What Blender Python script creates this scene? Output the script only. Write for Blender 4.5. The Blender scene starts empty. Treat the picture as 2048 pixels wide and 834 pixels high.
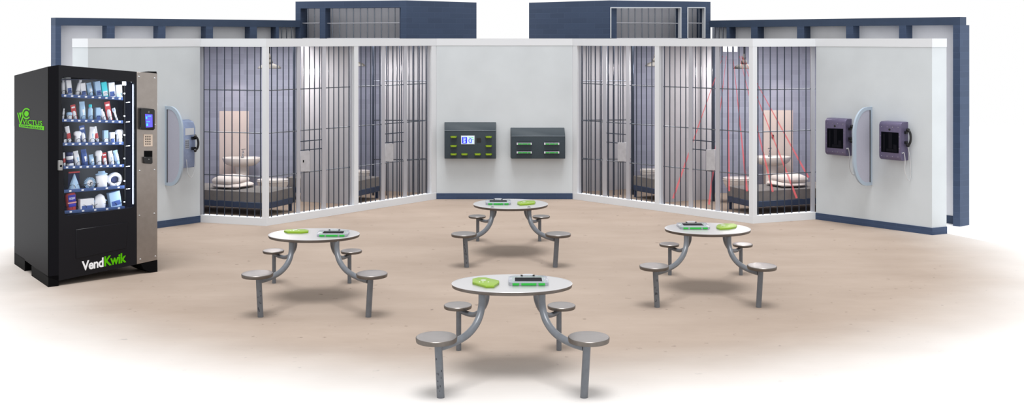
import bpy, bmesh, math, random
from mathutils import Vector
random.seed(7)
sc = bpy.context.scene
COL = sc.collection
H, F, CX, HY = 2.88, 2500.0, 1024.0, 77.0        # eye height (m), focal length and horizon in the 2048x834 frame

# ------------------------------------------------------------------ measuring helpers
def V(*a): return Vector(a)
def PF(px, py):                       # floor point seen at a picture position
    s = H/(py-HY); return V((px-CX)*s, F*s)
def PD(px, py, d): return V((px-CX)*d/F, d, H-(py-HY)*d/F)
def PZ(px, py, z):
    d = (H-z)*F/(py-HY); return V((px-CX)*d/F, d, z)
class VP:                             # vertical plane through two plan points
    def __init__(s, A, B):
        s.A = V(A[0], A[1]); s.B = V(B[0], B[1]); s.t = (s.B-s.A).normalized()
        n = V(-s.t.y, s.t.x); s.n = n if n.dot(-s.A) > 0 else -n
        s.t3 = V(s.t.x, s.t.y, 0); s.n3 = V(s.n.x, s.n.y, 0)
    def at(s, px, py, off=0.0):
        d = V((px-CX)/F, 1.0, -(py-HY)/F)
        k = (s.A+s.n*off).dot(s.n)/(d.x*s.n.x+d.y*s.n.y)
        return V(d.x*k, k, H+d.z*k)
    def xy(s, px, off=0.0):
        p = s.at(px, HY, off); return V(p.x, p.y)

# ------------------------------------------------------------------ materials
def lin(c):
    return tuple(((v/255)/12.92 if v/255 <= .04045 else ((v/255+.055)/1.055)**2.4) for v in c)
MATS = {}
def mat(name, rgb, rough=.5, metal=0.0, spec=.5, noise=0, nscale=6, emit=None, estr=0, alpha=1, brick=None, bump=0, vary=None):
    if name in MATS: return MATS[name]
    m = bpy.data.materials.new(name); m.use_nodes = True; nt = m.node_tree; N = nt.nodes; L = nt.links
    b = N['Principled BSDF']; col = tuple(lin(rgb))+(1,)
    b.inputs['Base Color'].default_value = col
    b.inputs['Roughness'].default_value = rough; b.inputs['Metallic'].default_value = metal
    b.inputs['Specular IOR Level'].default_value = spec
    if alpha < 1: b.inputs['Alpha'].default_value = alpha
    if emit:
        b.inputs['Emission Color'].default_value = tuple(lin(emit))+(1,); b.inputs['Emission Strength'].default_value = estr
    if noise:
        tc = N.new('ShaderNodeTexCoord'); nz = N.new('ShaderNodeTexNoise'); nz.inputs['Scale'].default_value = nscale
        nz.inputs['Detail'].default_value = 5; L.new(tc.outputs['Object'], nz.inputs['Vector'])
        r = N.new('ShaderNodeValToRGB'); L.new(nz.outputs['Fac'], r.inputs['Fac'])
        lo = [max(0, c*(1-noise)) for c in col[:3]]; hi = [min(1, c*(1+noise)) for c in col[:3]]
        r.color_ramp.elements[0].position = .3; r.color_ramp.elements[1].position = .7
        r.color_ramp.elements[0].color = (*lo, 1); r.color_ramp.elements[1].color = (*hi, 1)
        L.new(r.outputs['Color'], b.inputs['Base Color'])
        if bump:
            bp = N.new('ShaderNodeBump'); bp.inputs['Strength'].default_value = bump; bp.inputs['Distance'].default_value = .005
            L.new(nz.outputs['Fac'], bp.inputs['Height']); L.new(bp.outputs['Normal'], b.inputs['Normal'])
    if brick:
        uv = N.new('ShaderNodeUVMap'); uv.uv_map = 'UVMap'; br = N.new('ShaderNodeTexBrick')
        L.new(uv.outputs['UV'], br.inputs['Vector'])
        w, h, mort = brick
        br.inputs['Scale'].default_value = 1; br.inputs['Brick Width'].default_value = w; br.inputs['Row Height'].default_value = h
        br.inputs['Mortar Size'].default_value = mort; br.inputs['Mortar Smooth'].default_value = .2
        c1 = col; c2 = tuple(min(1, c*1.15) for c in col[:3])+(1,); mc = tuple(min(1, c*1.22+.002) for c in col[:3])+(1,)
        br.inputs['Color1'].default_value = c1; br.inputs['Color2'].default_value = c2; br.inputs['Mortar'].default_value = mc
        L.new(br.outputs['Color'], b.inputs['Base Color'])
        bp = N.new('ShaderNodeBump'); bp.inputs['Strength'].default_value = .3; bp.inputs['Distance'].default_value = .004; bp.invert = True
        L.new(br.outputs['Fac'], bp.inputs['Height']); L.new(bp.outputs['Normal'], b.inputs['Normal'])
    MATS[name] = m; return m
def glassy(name, rgb, fac, rough=.05):            # thin clear sheet: mostly see-through, a little gloss
    m = bpy.data.materials.new(name); m.use_nodes = True; nt = m.node_tree; N = nt.nodes; L = nt.links
    N.remove(N['Principled BSDF']); out = N['Material Output']
    tr = N.new('ShaderNodeBsdfTransparent'); gl = N.new('ShaderNodeBsdfPrincipled')
    gl.inputs['Base Color'].default_value = tuple(lin(rgb))+(1,); gl.inputs['Roughness'].default_value = rough
    mx = N.new('ShaderNodeMixShader'); mx.inputs[0].default_value = fac
    L.new(tr.outputs[0], mx.inputs[1]); L.new(gl.outputs[0], mx.inputs[2]); L.new(mx.outputs[0], out.inputs['Surface'])
    MATS[name] = m; return m

M_wall = mat('painted_plaster', (203,209,213), .75, noise=.045, nscale=1.6, spec=.2)
M_cap = mat('white_paint', (218,221,225), .6, spec=.3)
M_wallend = mat('painted_plaster_end', (203,206,209), .75, noise=.03, nscale=2, spec=.2)
M_blue = mat('dark_blue_painted_brick', (60,74,98), .6, brick=(.42,.11,.006), spec=.3)
M_bluep = mat('dark_blue_paint', (56,70,92), .6, noise=.06, nscale=5, spec=.3)
M_base = mat('blue_brick_skirting', (56,72,100), .55, brick=(.4,.055,.004), spec=.3)
M_cellwall = mat('blue_grey_cell_paint', (150,154,172), .7, brick=(.4,.1,.002), spec=.2)
M_part = mat('grey_cell_plaster', (178,178,184), .7, noise=.04, nscale=3, spec=.2)
M_outer = mat('pale_outer_wall', (228,229,232), .8, noise=.04, nscale=2, spec=.2)
M_bar = mat('blued_steel', (66,74,88), .28, .75)
M_rail = mat('polished_steel_rail', (120,126,136), .25, .85)
M_stile = mat('satin_steel', (188,189,196), .35, .5)
M_plate = mat('lock_plate_steel', (188,188,193), .45, .35, noise=.08, nscale=12)
M_tube = mat('grey_enamel', (104,108,114), .35, .15, noise=.08, nscale=20)
M_chip = mat('chipped_enamel_dark', (60,62,68), .7)
M_black = mat('black_plastic', (14,15,18), .35)
M_blk2 = mat('black_rubber', (5,5,7), .7, spec=.1)
M_chrome = mat('chrome', (200,202,205), .12, 1.0)
M_ceramic = mat('white_ceramic', (232,226,222), .18)
M_panel = mat('splash_panel', (214,200,194), .5, noise=.02)
M_matt = mat('grey_mattress_cloth', (128,125,124), .9, noise=.08, nscale=9, spec=.1)
M_pillow = mat('white_pillow_cloth', (226,218,214), .9, spec=.1)
M_bedf = mat('navy_bed_metal', (50,66,94), .4)
M_lamp = mat('grey_lamp_metal', (72,70,68), .4, .4)
M_bulb = mat('lamp_bulb', (255,240,220), .4, emit=(255,236,210), estr=6)
M_green = mat('lime_green_plastic', (122,156,14), .35, noise=.05, nscale=60)
M_green2 = mat('bright_green_plastic', (26,170,50), .35)
M_lime = mat('printed_green', (86,180,8), .6, spec=.05)
M_clear = glassy('clear_case_plastic', (186,190,202), .55, .12)
M_screen = mat('dark_screen', (6,8,14), .5, spec=.03)
M_stat = mat('slate_powder_coat', (50,60,67), .55, noise=.1, nscale=90, spec=.3)
M_statedge = mat('pale_fold_edge', (120,128,136), .4, .5)  # paler than the housing, drawn along the fold
M_purple = mat('purple_grey_metal', (101,94,122), .38, .35, noise=.06, nscale=25)
M_divf = mat('blue_grey_trim', (164,178,192), .5)
M_divp = mat('violet_grey_panel', (168,168,182), .5, noise=.04, nscale=80)
M_gap = mat('dark_rubber_strip', (52,56,60), .6)
M_phone = mat('steel_blue_phone_metal', (134,148,178), .38, .4, noise=.05, nscale=30)
M_cord = mat('armoured_cord', (205,207,210), .3, .6)
M_steelpanel = mat('brushed_vending_steel', (150,143,138), .3, .85, noise=.05, nscale=14)
M_vend = mat('vending_black_enamel', (19,19,23), .5, spec=.05)
M_vfront = mat('vending_front_black', (11,12,20), .35, spec=.25)
M_inner = mat('navy_vending_lining', (20,32,66), .4)
M_tray = mat('blue_tray_metal', (66,94,150), .35, .3)
M_white = mat('white_card', (236,238,242), .5)
M_led = mat('led_strip', (255,255,255), .4, emit=(205,225,255), estr=9)

# ------------------------------------------------------------------ mesh builder
class MB:
    def __init__(s): s.bm = bmesh.new()
    def poly(s, pts, smooth=False):
        vs = [s.bm.verts.new(p) for p in pts]
        try: f = s.bm.faces.new(vs); f.smooth = smooth
        except ValueError: pass
        return vs
    def loft(s, rings, closed=True, cap=True, smooth=True):
        vr = [[s.bm.verts.new(p) for p in r] for r in rings]; n = len(vr[0])
        for a, b in zip(vr, vr[1:]):
            for i in range(n if closed else n-1):
                j = (i+1) % n
                f = s.bm.faces.new((a[i], a[j], b[j], b[i])); f.smooth = smooth
        if cap and closed:
            s.bm.faces.new(list(reversed(vr[0]))); s.bm.faces.new(vr[-1])
        return s
    def prism(s, pts, vec, smooth=False):
        vec = Vector(vec); s.loft([pts, [Vector(p)+vec for p in pts]], smooth=smooth); return s
    def col(s, plan, z0, z1): return s.prism([V(p[0], p[1], z0) for p in plan], (0, 0, z1-z0))
    def obox(s, c, ax, ay, az):       # centre and three half-axis vectors
        c, ax, ay, az = Vector(c), Vector(ax), Vector(ay), Vector(az)
        s.prism([c-ax-ay-az, c+ax-ay-az, c+ax+ay-az, c-ax+ay-az], az*2); return s
    def plate(s, vp, pxs, off, thick):            # outline given on a wall plane, front at off, going back by thick
        fr = [vp.at(x, y, off) for x, y in pxs]; s.prism(fr, -vp.n3*thick); return s
    def tube(s, path, r, seg=10, closed=False, cap=True):
        path = [Vector(p) for p in path]; n = len(path); rings = []; up = None
        rr = r if isinstance(r, (list, tuple)) else [r]*n
        for i, p in enumerate(path):
            if closed: d = path[(i+1) % n]-path[i-1]
            else: d = path[min(i+1, n-1)]-path[max(i-1, 0)]
            d.normalize()
            if up is None: up = V(0, 0, 1) if abs(d.z) < .9 else V(1, 0, 0)
            a = d.cross(up)
            if a.length < 1e-4: a = d.cross(V(0, 1, 0))
            a.normalize(); b = a.cross(d).normalized(); up = b
            rings.append([p+a*math.cos(k*2*math.pi/seg)*rr[i]+b*math.sin(k*2*math.pi/seg)*rr[i] for k in range(seg)])
        if closed:
            vr = [[s.bm.verts.new(p) for p in r_] for r_ in rings]
            for i in range(n):
                a, b = vr[i], vr[(i+1) % n]
                for k in range(seg):
                    j = (k+1) % seg
                    f = s.bm.faces.new((a[k], a[j], b[j], b[k])); f.smooth = True
        else: s.loft(rings, cap=cap)
        return s
    def lathe(s, c, prof, seg=40, sx=1, sy=1, tilt=None):
        c = Vector(c); rings = []
        for r, z in prof:
            rings.append([c+V(math.cos(k*2*math.pi/seg)*max(r, 1e-4)*sx, math.sin(k*2*math.pi/seg)*max(r, 1e-4)*sy, z) for k in range(seg)])
        s.loft(rings); return s
    def lathe_ax(s, c, prof, ax, u, v, seg=20):   # profile (radius, distance along ax)
        rings = []
        for r, d in prof:
            rings.append([c+ax*d+u*math.cos(k*2*math.pi/seg)*max(r, 1e-5)+v*math.sin(k*2*math.pi/seg)*max(r, 1e-5) for k in range(seg)])
        s.loft(rings); return s
    def bevel(s, w, seg=2, ang=30):
        bmesh.ops.recalc_face_normals(s.bm, faces=s.bm.faces)
        ed = [e for e in s.bm.edges if len(e.link_faces) == 2 and e.calc_face_angle(0) > math.radians(ang)]
        bmesh.ops.bevel(s.bm, geom=ed, offset=w, segments=seg, affect='EDGES', profile=.5, clamp_overlap=True); return s
    def build(s, name, m, parent=None, label=None, **props):
        bm = s.bm; bmesh.ops.recalc_face_normals(bm, faces=bm.faces)
        xs = [v.co for v in bm.verts]
        if parent is None:
            org = V((min(v.x for v in xs)+max(v.x for v in xs))/2, (min(v.y for v in xs)+max(v.y for v in xs))/2, min(v.z for v in xs))
        else:
            org = V(*parent['_w'])
        uv = bm.loops.layers.uv.new('UVMap')
        for f in bm.faces:
            n = f.normal
            if abs(n.z) > .7:
                for l in f.loops: l[uv].uv = (l.vert.co.x, l.vert.co.y)
            else:
                t = V(-n.y, n.x, 0).normalized()
                for l in f.loops: l[uv].uv = (l.vert.co.dot(t), l.vert.co.z)
        for v in bm.verts: v.co -= org
        me = bpy.data.meshes.new(name); bm.to_mesh(me); bm.free()
        me.set_sharp_from_angle(angle=math.radians(38))
        if m: me.materials.append(m)
        o = bpy.data.objects.new(name, me); COL.objects.link(o)
        if parent is None: o.location = org
        else: o.parent = parent
        o['_w'] = tuple(org)
        if label: o['label'] = label
        for k, v in props.items(): o[k] = v
        ALL.append(o)
        return o
ALL = []
def thing(name, loc, label, cat, group=None):
    o = bpy.data.objects.new(name, None); COL.objects.link(o); o.location = loc; o.empty_display_size = .1
    o['_w'] = tuple(loc); o['label'] = label; o['category'] = cat
    if group: o['group'] = group
    ALL.append(o); return o
def struct(mb, name, m): return mb.build(name, m, kind='structure')
def base(*ps):
    return V(sum(p[0] for p in ps)/len(ps), sum(p[1] for p in ps)/len(ps), min((p[2] if len(p) > 2 else 0) for p in ps))

def smooth_path(pts, n=6):            # Catmull-Rom through points
    pts = [Vector(p) for p in pts]; out = []
    P = [pts[0]*2-pts[1]]+pts+[pts[-1]*2-pts[-2]]
    for i in range(1, len(P)-2):
        a, b, c, d = P[i-1], P[i], P[i+1], P[i+2]
        for k in range(n):
            t = k/n
            out.append(.5*((2*b)+(c-a)*t+(2*a-5*b+4*c-d)*t*t+(3*b-a-3*c+d)*t**3))
    out.append(pts[-1]); return out

FONT = None
def text_mesh(txt, org, xv, yv, nv, m, name, parent, depth=.003, bold=0.0, space=1.0):
    """letters: org = baseline start, xv = vector of the whole line, yv = vector of capital height"""
    cu = bpy.data.curves.new('t', 'FONT'); cu.body = txt; cu.offset = bold; cu.resolution_u = 3; cu.space_character = space
    ob = bpy.data.objects.new('t', cu); COL.objects.link(ob)
    dg = bpy.context.evaluated_depsgraph_get(); dg.update()
    me = bpy.data.meshes.new_from_object(ob.evaluated_get(dg))
    bpy.data.objects.remove(ob); bpy.data.curves.remove(cu)
    x0 = min(v.co.x for v in me.vertices); x1 = max(v.co.x for v in me.vertices); caph = .7
    bm = bmesh.new(); bm.from_mesh(me)
    r = bmesh.ops.extrude_face_region(bm, geom=bm.faces[:])
    top = [g for g in r['geom'] if isinstance(g, bmesh.types.BMVert)]; tops = set(top)
    for v in bm.verts:
        k = depth if v in tops else 0.0
        v.co = org+xv*((v.co.x-x0)/(x1-x0))+yv*(v.co.y/caph)+nv*k
    mb = MB(); mb.bm.free(); mb.bm = bm
    bpy.data.meshes.remove(me)
    return mb.build(name, m, parent)

# ================================================================== SETTING
pC0, pC1 = PF(873, 398.25), PF(1145, 398.25)              # centre wall ends
pLc, pRc = PF(532, 452), PF(1505.5, 447.3)            # cell-block corners
pL1, pR1 = PF(400, 444.6), PF(1632, 438.6)            # where the barred side bays meet the plain walls
pL2, pR2 = PF(176, 476), PF(1864, 470)                # free ends of the plain walls
pL3, pR3 = PF(145, 472.5), PF(1893, 467.3)
W_C = VP(pC0, pC1); W_LF = VP(pLc, pC0); W_RF = VP(pC1, pRc); W_LS = VP(pL1, pLc); W_RS = VP(pRc, pR1)
W_L = VP(pL2, pL1); W_R = VP(pR1, pR2)

# floor slab, tan worn concrete paint that ends in bare white ground
def floor_material():
    m = bpy.data.materials.new('tan_concrete_floor'); m.use_nodes = True; nt = m.node_tree; N = nt.nodes; L = nt.links
    b = N['Principled BSDF']; b.inputs['Roughness'].default_value = .8; b.inputs['Specular IOR Level'].default_value = .12
    tc = N.new('ShaderNodeTexCoord'); sp = N.new('ShaderNodeSeparateXYZ'); L.new(tc.outputs['Object'], sp.inputs[0])
    def mth(op, a, b_=None):
        n = N.new('ShaderNodeMath'); n.operation = op
        for i, q in enumerate((a, b_)):
            if q is None: continue
            if isinstance(q, (int, float)): n.inputs[i].default_value = q
            else: L.new(q, n.inputs[i])
        return n.outputs[0]
    ex = mth('DIVIDE', sp.outputs['X'], FLX); ey = mth('DIVIDE', mth('SUBTRACT', sp.outputs['Y'], FLC), FLY)
    ey = mth('MINIMUM', ey, 0.0)
    r = mth('SQRT', mth('ADD', mth('MULTIPLY', ex, ex), mth('MULTIPLY', ey, ey)))
    nz = N.new('ShaderNodeTexNoise'); nz.inputs['Scale'].default_value = .9; nz.inputs['Detail'].default_value = 6
    L.new(tc.outputs['Object'], nz.inputs['Vector'])
    r = mth('ADD', r, mth('MULTIPLY', mth('SUBTRACT', nz.outputs['Fac'], .5), .07))
    mr = N.new('ShaderNodeMapRange'); mr.interpolation_type = 'SMOOTHSTEP'; L.new(r, mr.inputs[0])
    mr.inputs[1].default_value = FR0; mr.inputs[2].default_value = FR1
    n2 = N.new('ShaderNodeTexNoise'); n2.inputs['Scale'].default_value = 1.0; n2.inputs['Detail'].default_value = 8; n2.inputs['Roughness'].default_value = .65
    mp = N.new('ShaderNodeMapping'); mp.inputs['Scale'].default_value = (.55, 1.1, 1); L.new(tc.outputs['Object'], mp.inputs[0]); L.new(mp.outputs[0], n2.inputs['Vector'])
    rp = N.new('ShaderNodeValToRGB'); L.new(n2.outputs['Fac'], rp.inputs[0])
    rp.color_ramp.elements[0].position = .3; rp.color_ramp.elements[0].color = (*lin((150,135,123)), 1)
    rp.color_ramp.elements[1].position = .7; rp.color_ramp.elements[1].color = (*lin((164,149,137)), 1)
    # small dark specks of wear
    n3 = N.new('ShaderNodeTexNoise'); n3.inputs['Scale'].default_value = 9; n3.inputs['Detail'].default_value = 6; L.new(tc.outputs['Object'], n3.inputs['Vector'])
    r3 = N.new('ShaderNodeValToRGB'); r3.color_ramp.elements[0].position = .27; r3.color_ramp.elements[1].position = .33
    r3.color_ramp.elements[0].color = (.62, .6, .6, 1); r3.color_ramp.elements[1].color = (1, 1, 1, 1); L.new(n3.outputs['Fac'], r3.inputs[0])
    ml = N.new('ShaderNodeMix'); ml.data_type = 'RGBA'; ml.blend_type = 'MULTIPLY'; ml.inputs[0].default_value = 1
    L.new(rp.outputs[0], ml.inputs[6]); L.new(r3.outputs[0], ml.inputs[7])
    mx = N.new('ShaderNodeMix'); mx.data_type = 'RGBA'; L.new(mr.outputs[0], mx.inputs[0]); L.new(ml.outputs[2], mx.inputs[6])
    mx.inputs[7].default_value = (.8, .8, .8, 1); L.new(mx.outputs[2], b.inputs['Base Color'])
    return m
FLX, FLY, FLC, FR0, FR1 = 6.2, 6.85, 17.6, .85, 1.30
ux, uy = .58/1.36, 1.0
def edgeR(y): return 6.43+(18.46-y)*ux
slab = [(-edgeR(3), 3), (edgeR(3), 3), (6.43, 18.46), (6.43, 24.75), (-6.43, 24.75), (-6.43, 18.46)]
fo = struct(MB().col(slab, -.35, 0), 'floor', None); fo.data.materials.append(floor_material())
# keep the slab's own axes at the world origin so its paint pattern is measured from there
off = Vector(fo.location)
for v in fo.data.vertices: v.co += off
fo.location = (0, 0, 0)
struct(MB().col([(-34, 0), (34, 0), (34, 46), (-34, 46)], -.45, -.35), 'ground', mat('bare_white_ground', (252,252,252), .9, spec=.05))

# plain walls
cap0 = 2.755
def plainwall(A, B, back, name, m, z1=cap0):
    b = V(back[0], back[1])
    return struct(MB().col([A, B, V(B[0], B[1])+b, V(A[0], A[1])+b], 0, z1), name, m)
backL, backR, backC = pL3-pL2, pR3-pR2, V(0, .18)
plainwall(pL2, pL1, backL, 'wall_left', M_wall)
plainwall(pR1, pR2, backR, 'wall_right', M_wall)
plainwall(pC0, pC1, backC, 'wall_center', M_wall)
def grow(A, B, back, e):
    A, B, b = V(A[0], A[1]), V(B[0], B[1]), V(back[0], back[1]); t = (B-A).normalized(); n = V(t.y, -t.x)
    if n.dot(-A) < 0: n = -n
    return A, B, b, t, n
def strip(A, B, back, z0, z1, e, name, m, freeA=False, freeB=False):
    A, B, b, t, n = grow(A, B, back, e)
    a0 = A+n*e-(t*e if freeA else t*0); b0 = B+n*e+(t*e if freeB else t*0)
    struct(MB().col([a0, b0, B+b+(t*e if freeB else t*0), A+b-(t*e if freeA else t*0)], z0, z1), name, m)
strip(pL2, pL1, backL, cap0, H, .006, 'trim_left_cap', M_cap, freeA=True)
strip(pR1, pR2, backR, cap0, H, .006, 'trim_right_cap', M_cap, freeB=True)
strip(pC0, pC1, backC, cap0, H, .006, 'trim_center_cap', M_cap)
for A, B, b, nm, fa, fb in ((pL2, pL1, backL, 'baseboard_left', True, False), (pR1, pR2, backR, 'baseboard_right', False, True), (pC0, pC1, backC, 'baseboard_center', False, False)):
    A, B, b, t, n = grow(A, B, b, 0)
    e = .012; a0 = A+n*e-(t*e if fa else t*0); b0 = B+n*e+(t*e if fb else t*0)
    pl = [a0, b0]+([B+b+t*e] if fb else [B])+([A] if not fa else [])+([A+b-t*e] if fa else [])
    if fb: pl = [a0, b0, B+b+t*e, B+b+t*.001, B+t*.001-n*0, A]
    if fa: pl = [a0, b0, B, A-t*.001, A+b-t*.001, A+b-t*e]
    struct(MB().col(pl, 0, .105), nm, M_base)

# ------------------------------------------------------------------ cell-block frames, bars
def frame(side, VF, VS, corner, pxs, cpx, far, sidepx, flabel):
    """white frame: front plane VF, side plane VS"""
    t = thing('cell_frame', (corner[0], corner[1], 0), flabel, 'frame')
    c3 = V(corner[0], corner[1]); e = far                # far end of front plane
    bk = .13
    nf, ns = VF.n, VS.n
    # inner corner by offsetting both planes
    def inner(d):
        a = c3-nf*d; b = c3-ns*d
        # solve intersection of the two offset lines
        A = (nf.x, nf.y, nf.dot(a)); B = (ns.x, ns.y, ns.dot(b)); det = A[0]*B[1]-A[1]*B[0]
        return V((A[2]*B[1]-A[1]*B[2])/det, (A[0]*B[2]-A[2]*B[0])/det)
    ic = inner(bk); se = V(*sidepx)
    for nm, z0, z1 in (('sill', 0, .115), ('top_beam', 2.752, H-.0005)):
        mb = MB(); mb.col([c3, e, e-nf*bk, ic], z0, z1); mb.col([se, c3, ic, se-ns*bk], z0, z1); mb.build(nm, M_cap, t)
    for a, b in pxs:
        mb = MB(); A, B = VF.xy(a, -.004), VF.xy(b, -.004); mb.col([A, B, B-nf*(bk-.01), A-nf*(bk-.01)], .115, 2.752); mb.build('post', M_cap, t)
    A = VF.xy(cpx[1], -.002); B = VS.xy(cpx[0], -.002)
    mb = MB(); mb.col([inner(.002), A, A-nf*(bk-.01), inner(bk-.01), B-ns*(bk-.01), B], .115, 2.752); mb.build('corner_post', M_cap, t)
    return t
frame('left', W_LF, W_LS, pLc, [(708.5, 717), (863, 872.6)], (524, 538), pC0, (pL1.x, pL1.y), 'white painted frame of the left cell block, left of the centre wall')
frame('right', W_RF, W_RS, pRc, [(1145.4, 1154), (1309.5, 1318)], (1514, 1498), pC1, (pR1.x, pR1.y), 'white painted frame of the right cell block, right of the centre wall')

def bars(VPn, bar_px, stile_px, lock, x0, x1, label, door=None, off=-.065):
    a, b = VPn.xy(x0, off), VPn.xy(x1, off); c = (a+b)/2
    t = thing('barred_gate', (c.x, c.y, .115), label, 'barred gate')
    for x in bar_px:
        p = VPn.xy(x, off); MB().tube([V(p.x, p.y, .113), V(p.x, p.y, 2.753)], .0085, 8).build('bar', M_bar, t)
    for a_, b_ in stile_px:
        A, B = VPn.xy(a_, off+.012), VPn.xy(b_, off+.012)
        MB().col([A, B, B-VPn.n*.03, A-VPn.n*.03], .113, 2.753).bevel(.003, 1).build('stile', M_stile, t)
    for z in (2.077, 1.416, .744):
        p, q = VPn.xy(x0, off-.004), VPn.xy(x1, off-.004)
        MB().tube([V(p.x, p.y, z), V(q.x, q.y, z)], .0085, 8).build('crossbar', M_rail, t)
    if lock:
        (lx0, lx1, ly0, ly1), (gx0, gx1) = lock
        pl = MB().plate(VPn, [(lx0, ly0), (lx1, ly0), (lx1, ly1), (lx0, ly1)], off+.022, .035).bevel(.003, 1).build('lock_plate', M_plate, t)
        cxm = (lx0*.7+lx1*.3) if lx0 > gx0-3 and lx0-gx0 < 12 else (lx0*.3+lx1*.7)
        if lx0 < 620: MB().plate(VPn, [(cxm-1, (ly0+ly1)/2-2.4), (cxm+1, (ly0+ly1)/2-2.4), (cxm+1, (ly0+ly1)/2+2.4), (cxm-1, (ly0+ly1)/2+2.4)], off+.026, .004).build('keyhole', M_blk2, pl)
        for yy in (ly0-1, ly0-19):
            p, q = VPn.at(gx0, yy, off-.003), VPn.at(gx1, yy-.0, off-.003); q.z = p.z
            MB().tube([p, q], .0085, 8).build('lock_rail', M_bar, t)
    return t
bars(W_LS, [408,419.2,433.9,449,464,479.2,494.3,509.4,521], [(400,406.5)], None, 400.5, 523, 'barred bay left of the left corner post, in front of the washbasin', off=-.07)
bars(W_LF, [543,554.5,566.5,577.5,588.5,608,619,629,639.3,657.5,667.5,677.5,687.6,697.8], [(594.5,601),(644.5,652),(701,708)], ((601.5,620,302,343),(601,645)), 538.5, 708, 'barred gate between left corner post and slim post, grey lock plate low inside')
bars(W_LF, [722,731.5,741.4,750.7,760,776,785.4,794,803,818,827.7,836,844.4,854], [(764,770),(808,814),(855,863)], ((770.5,787,287,323),(770,808)), 717.5, 863, 'barred gate of the left block nearest the centre wall')
bars(W_RF, [1163,1172.6,1182,1191,1200.5,1217,1226.4,1236.4,1246,1263,1273,1283,1293,1303.7], [(1154.5,1162),(1205,1212.5),(1252,1258.6)], ((1235,1252,285,323),(1212,1252)), 1154.5, 1309, 'barred gate of the right block nearest the centre wall')
bars(W_RF, [1329,1339.7,1350,1361,1371.6,1391,1401.7,1412.7,1424,1444,1455.5,1466,1478,1490], [(1318.5,1326),(1377,1384.5),(1430.5,1438.6)], ((1412,1430,299,341),(1384,1430)), 1318.5, 1498, 'barred gate crossed by red beams, left of the right corner post')
bars(W_RS, [1516,1526,1540.5,1554.5,1569.2,1583.5,1598,1612], [(1622.5,1630)], None, 1514.5, 1631, 'barred bay right of the right corner post, in front of the washbasin', off=-.07)

# ------------------------------------------------------------------ cell interiors
def wallseg(a, b, th, z1, name, m, z0=0):
    a, b = V(*a), V(*b); t = (b-a).normalized(); n = V(-t.y, t.x)
    if n.dot(a) < 0: n = -n
    return struct(MB().col([a, b, b+n*th, a+n*th], z0, z1), name, m)
ZR = 2.78
wallseg((-6.0, 23.3), (-3.32, 23.3), .1, ZR, 'wall_left_cell_back', M_cellwall)
wallseg((-3.3, 24.35), (-2.36, 24.35), .1, ZR, 'wall_left_inner_cell_back', M_cellwall)
wallseg((-2.42, 23.62), (-1.25, 23.2), .08, ZR, 'wall_left_inner_cell_front', M_part)
wallseg((-3.73, 22.09), (-2.8, 21.7), .05, ZR, 'wall_left_cell_partition', M_part)
wallseg((-3.3, 23.3), (-3.3, 24.35), .08, ZR, 'wall_left_cell_return', M_cellwall)
wallseg((3.5, 23.3), (6.0, 23.3), .1, ZR, 'wall_right_cell_back', M_cellwall)
wallseg((2.26, 24.35), (3.5, 24.35), .1, ZR, 'wall_right_inner_cell_back', M_cellwall)
wallseg((1.1, 23.42), (2.3, 23.93), .08, ZR, 'wall_right_inner_cell_front', M_part)
wallseg((2.64, 21.95), (3.6, 22.44), .05, ZR, 'wall_right_cell_partition', M_part)
wallseg((3.42, 23.4), (3.42, 24.35), .08, ZR, 'wall_right_cell_return', M_cellwall)
wallseg((5.98, 18.95), (5.98, 23.3), .08, ZR, 'wall_right_cell_side', M_cellwall)
wallseg((-6.0, 18.75), (-6.0, 23.3), .08, ZR, 'wall_left_cell_side', M_cellwall)
M_ceil = mat('dim_cell_ceiling', (120,120,122), .8)
iR = lambda P, n, d: P-n*d
struct(MB().col([(pC1.x-.05, pC1.y+.2), (pC1.x+.05, pC1.y+.2), pRc-W_RF.n*.15+V(0,.05), pR1-W_RS.n*.15, (5.95, 18.95), (6.08, 24.45), (1.05, 24.45)], 2.78, 2.865), 'ceiling_right', M_ceil)
struct(MB().col([(pC0.x+.05, pC0.y+.2), (pC0.x-.05, pC0.y+.2), pLc-W_LF.n*.15+V(0,.05), pL1-W_LS.n*.15, (-5.97, 18.75), (-6.1, 24.45), (-1.3, 24.45)], 2.78, 2.865), 'ceiling_left', M_ceil)

# inner barred screens standing deeper inside the blocks
def inner_screen(a, b, n, label, dark=None):
    a, b = V(*a), V(*b); t = thing('inner_barred_screen', ((a.x+b.x)/2, (a.y+b.y)/2, 0), label, 'barred screen')
    for i in range(n):
        p = a.lerp(b, i/(n-1)); r = .02 if dark is not None and i == dark else .0085
        MB().tube([V(p.x, p.y, 0), V(p.x, p.y, ZR)], r, 8).build('bar', M_bar, t)
    for z in (2.1, 1.38, .66):
        MB().tube([V(a.x, a.y, z), V(b.x, b.y, z)], .0085, 8).build('crossbar', M_rail, t)
dS = .02
inner_screen(((746.5-CX)/F*22.95, 22.95), ((852-CX)/F*22.9, 22.9), 9, 'inner row of bars behind the left gate nearest the centre wall', 0)
inner_screen(((1165-CX)/F*22.95, 22.95), ((1266-CX)/F*23.05, 23.05), 9, 'inner row of bars behind the right gate nearest the centre wall', 8)
def dpost(px, d, label):
    x = (px-CX)/F*d; t = MB().col([(x-.02, d), (x+.02, d), (x+.02, d+.05), (x-.02, d+.05)], 0, ZR).build('steel_post', M_bar); t['label'] = label; t['category'] = 'post'
dpost(588, 21.95, 'dark steel post at the end of the left grey partition')
dpost(1427.5, 22.1, 'dark steel post at the end of the right grey partition')

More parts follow.
